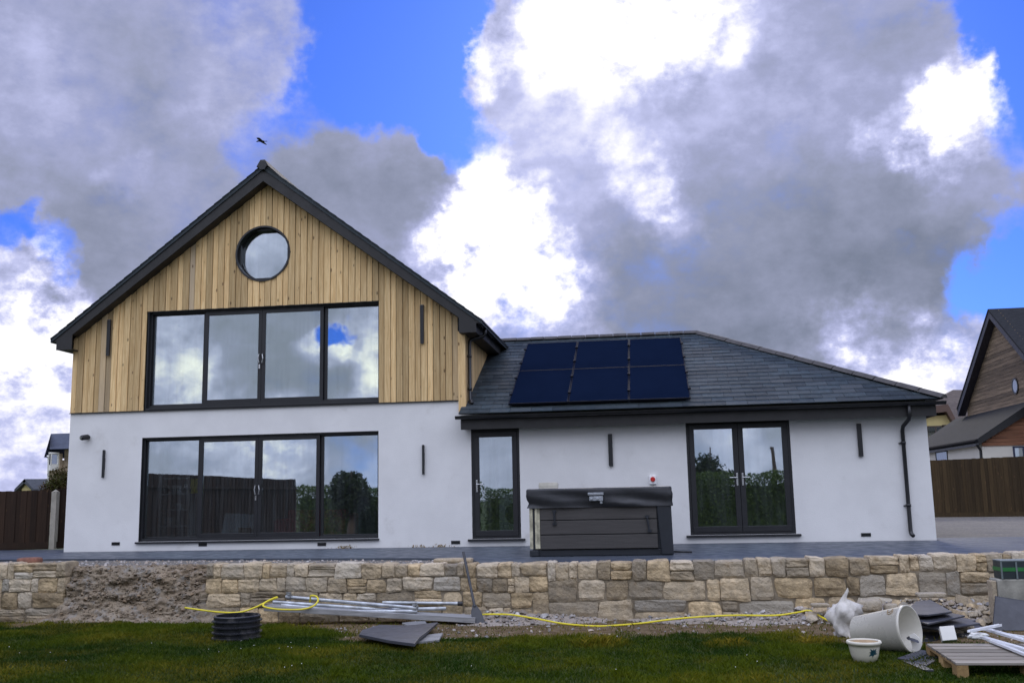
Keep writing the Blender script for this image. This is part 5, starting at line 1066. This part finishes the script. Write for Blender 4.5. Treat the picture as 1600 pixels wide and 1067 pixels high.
a = mir(1112, 740, -30); tree((a[0], -30, LAWN), (1.35, 1.2, 1.0), 3.9, 2600, 'loose crowned tree mirrored in the left french door')
a = mir(1210, 740, -34); t = thing('telegraph_pole', 'thin dark pole mirrored in the right french door', 'pole', (a[0], -34, LAWN)); MB().tube([(a[0], -34, LAWN), (a[0]+.02, -34, LAWN+4.0)], [.15, .10], 8).build('pole', bark, t); MB().tube([(a[0]-.12, -34, LAWN+3.9), (a[0]+.12, -34, LAWN+3.9)], .03, 6).build('crossarm', bark, t)
# ---------------------------------------------------------------- bird
c = aty(408, 220, 14); mb = MB(); s_ = .55
# body along x, head to the left; wings swept: one near, one far
def loft(secs, n=10):
    vs = []; fs = []
    for (p, ry, rz) in secs:
        for k in range(n): t_ = 2*math.pi*k/n; vs.append(np.array(p)+np.array([0, ry*math.cos(t_), rz*math.sin(t_)]))
    for i in range(len(secs)-1):
        for k in range(n): fs.append((i*n+k, i*n+(k+1) % n, (i+1)*n+(k+1) % n, (i+1)*n+k))
    fs += [tuple(range(n))[::-1], tuple(range((len(secs)-1)*n, len(secs)*n))]; mb.add([c+v*s_ for v in vs], fs)
loft([((-.36, 0, -.05), .006, .006), ((-.30, 0, -.045), .03, .03), ((-.24, 0, -.03), .05, .05), ((-.16, 0, -.01), .055, .055), ((-.02, 0, -.02), .085, .08), ((.14, 0, -.05), .06, .055), ((.26, 0, -.075), .035, .02), ((.42, 0, -.075), .07, .008)])
for sd_, tipz in ((-1, -.06), (1, -.02)):
    P = [(-.12, .05, .02), (-.18, .25, .05), (-.14, .45, .04), (.06, .72, tipz), (.12, .70, tipz-.005), (.08, .45, .02), (.10, .22, .02), (.10, .05, 0)]
    vs = [c+np.array([x_, y_*sd_, z_])*s_ for x_, y_, z_ in P]; mb.add(vs+[v-np.array([0, 0, .012]) for v in vs], [(0, 1, 6, 7), (1, 2, 5, 6), (2, 3, 4, 5), (15, 14, 9, 8), (14, 13, 10, 9), (13, 12, 11, 10), (0, 8, 9, 1), (1, 9, 10, 2), (2, 10, 11, 3), (3, 11, 12, 4), (4, 12, 13, 5), (5, 13, 14, 6), (6, 14, 15, 7)])
mb.build('bird', M('dark_feathers', (.012, .013, .018), .7, .1, 6, 0), smooth=True, label='dark bird gliding in the sky above the gable peak', category='bird')
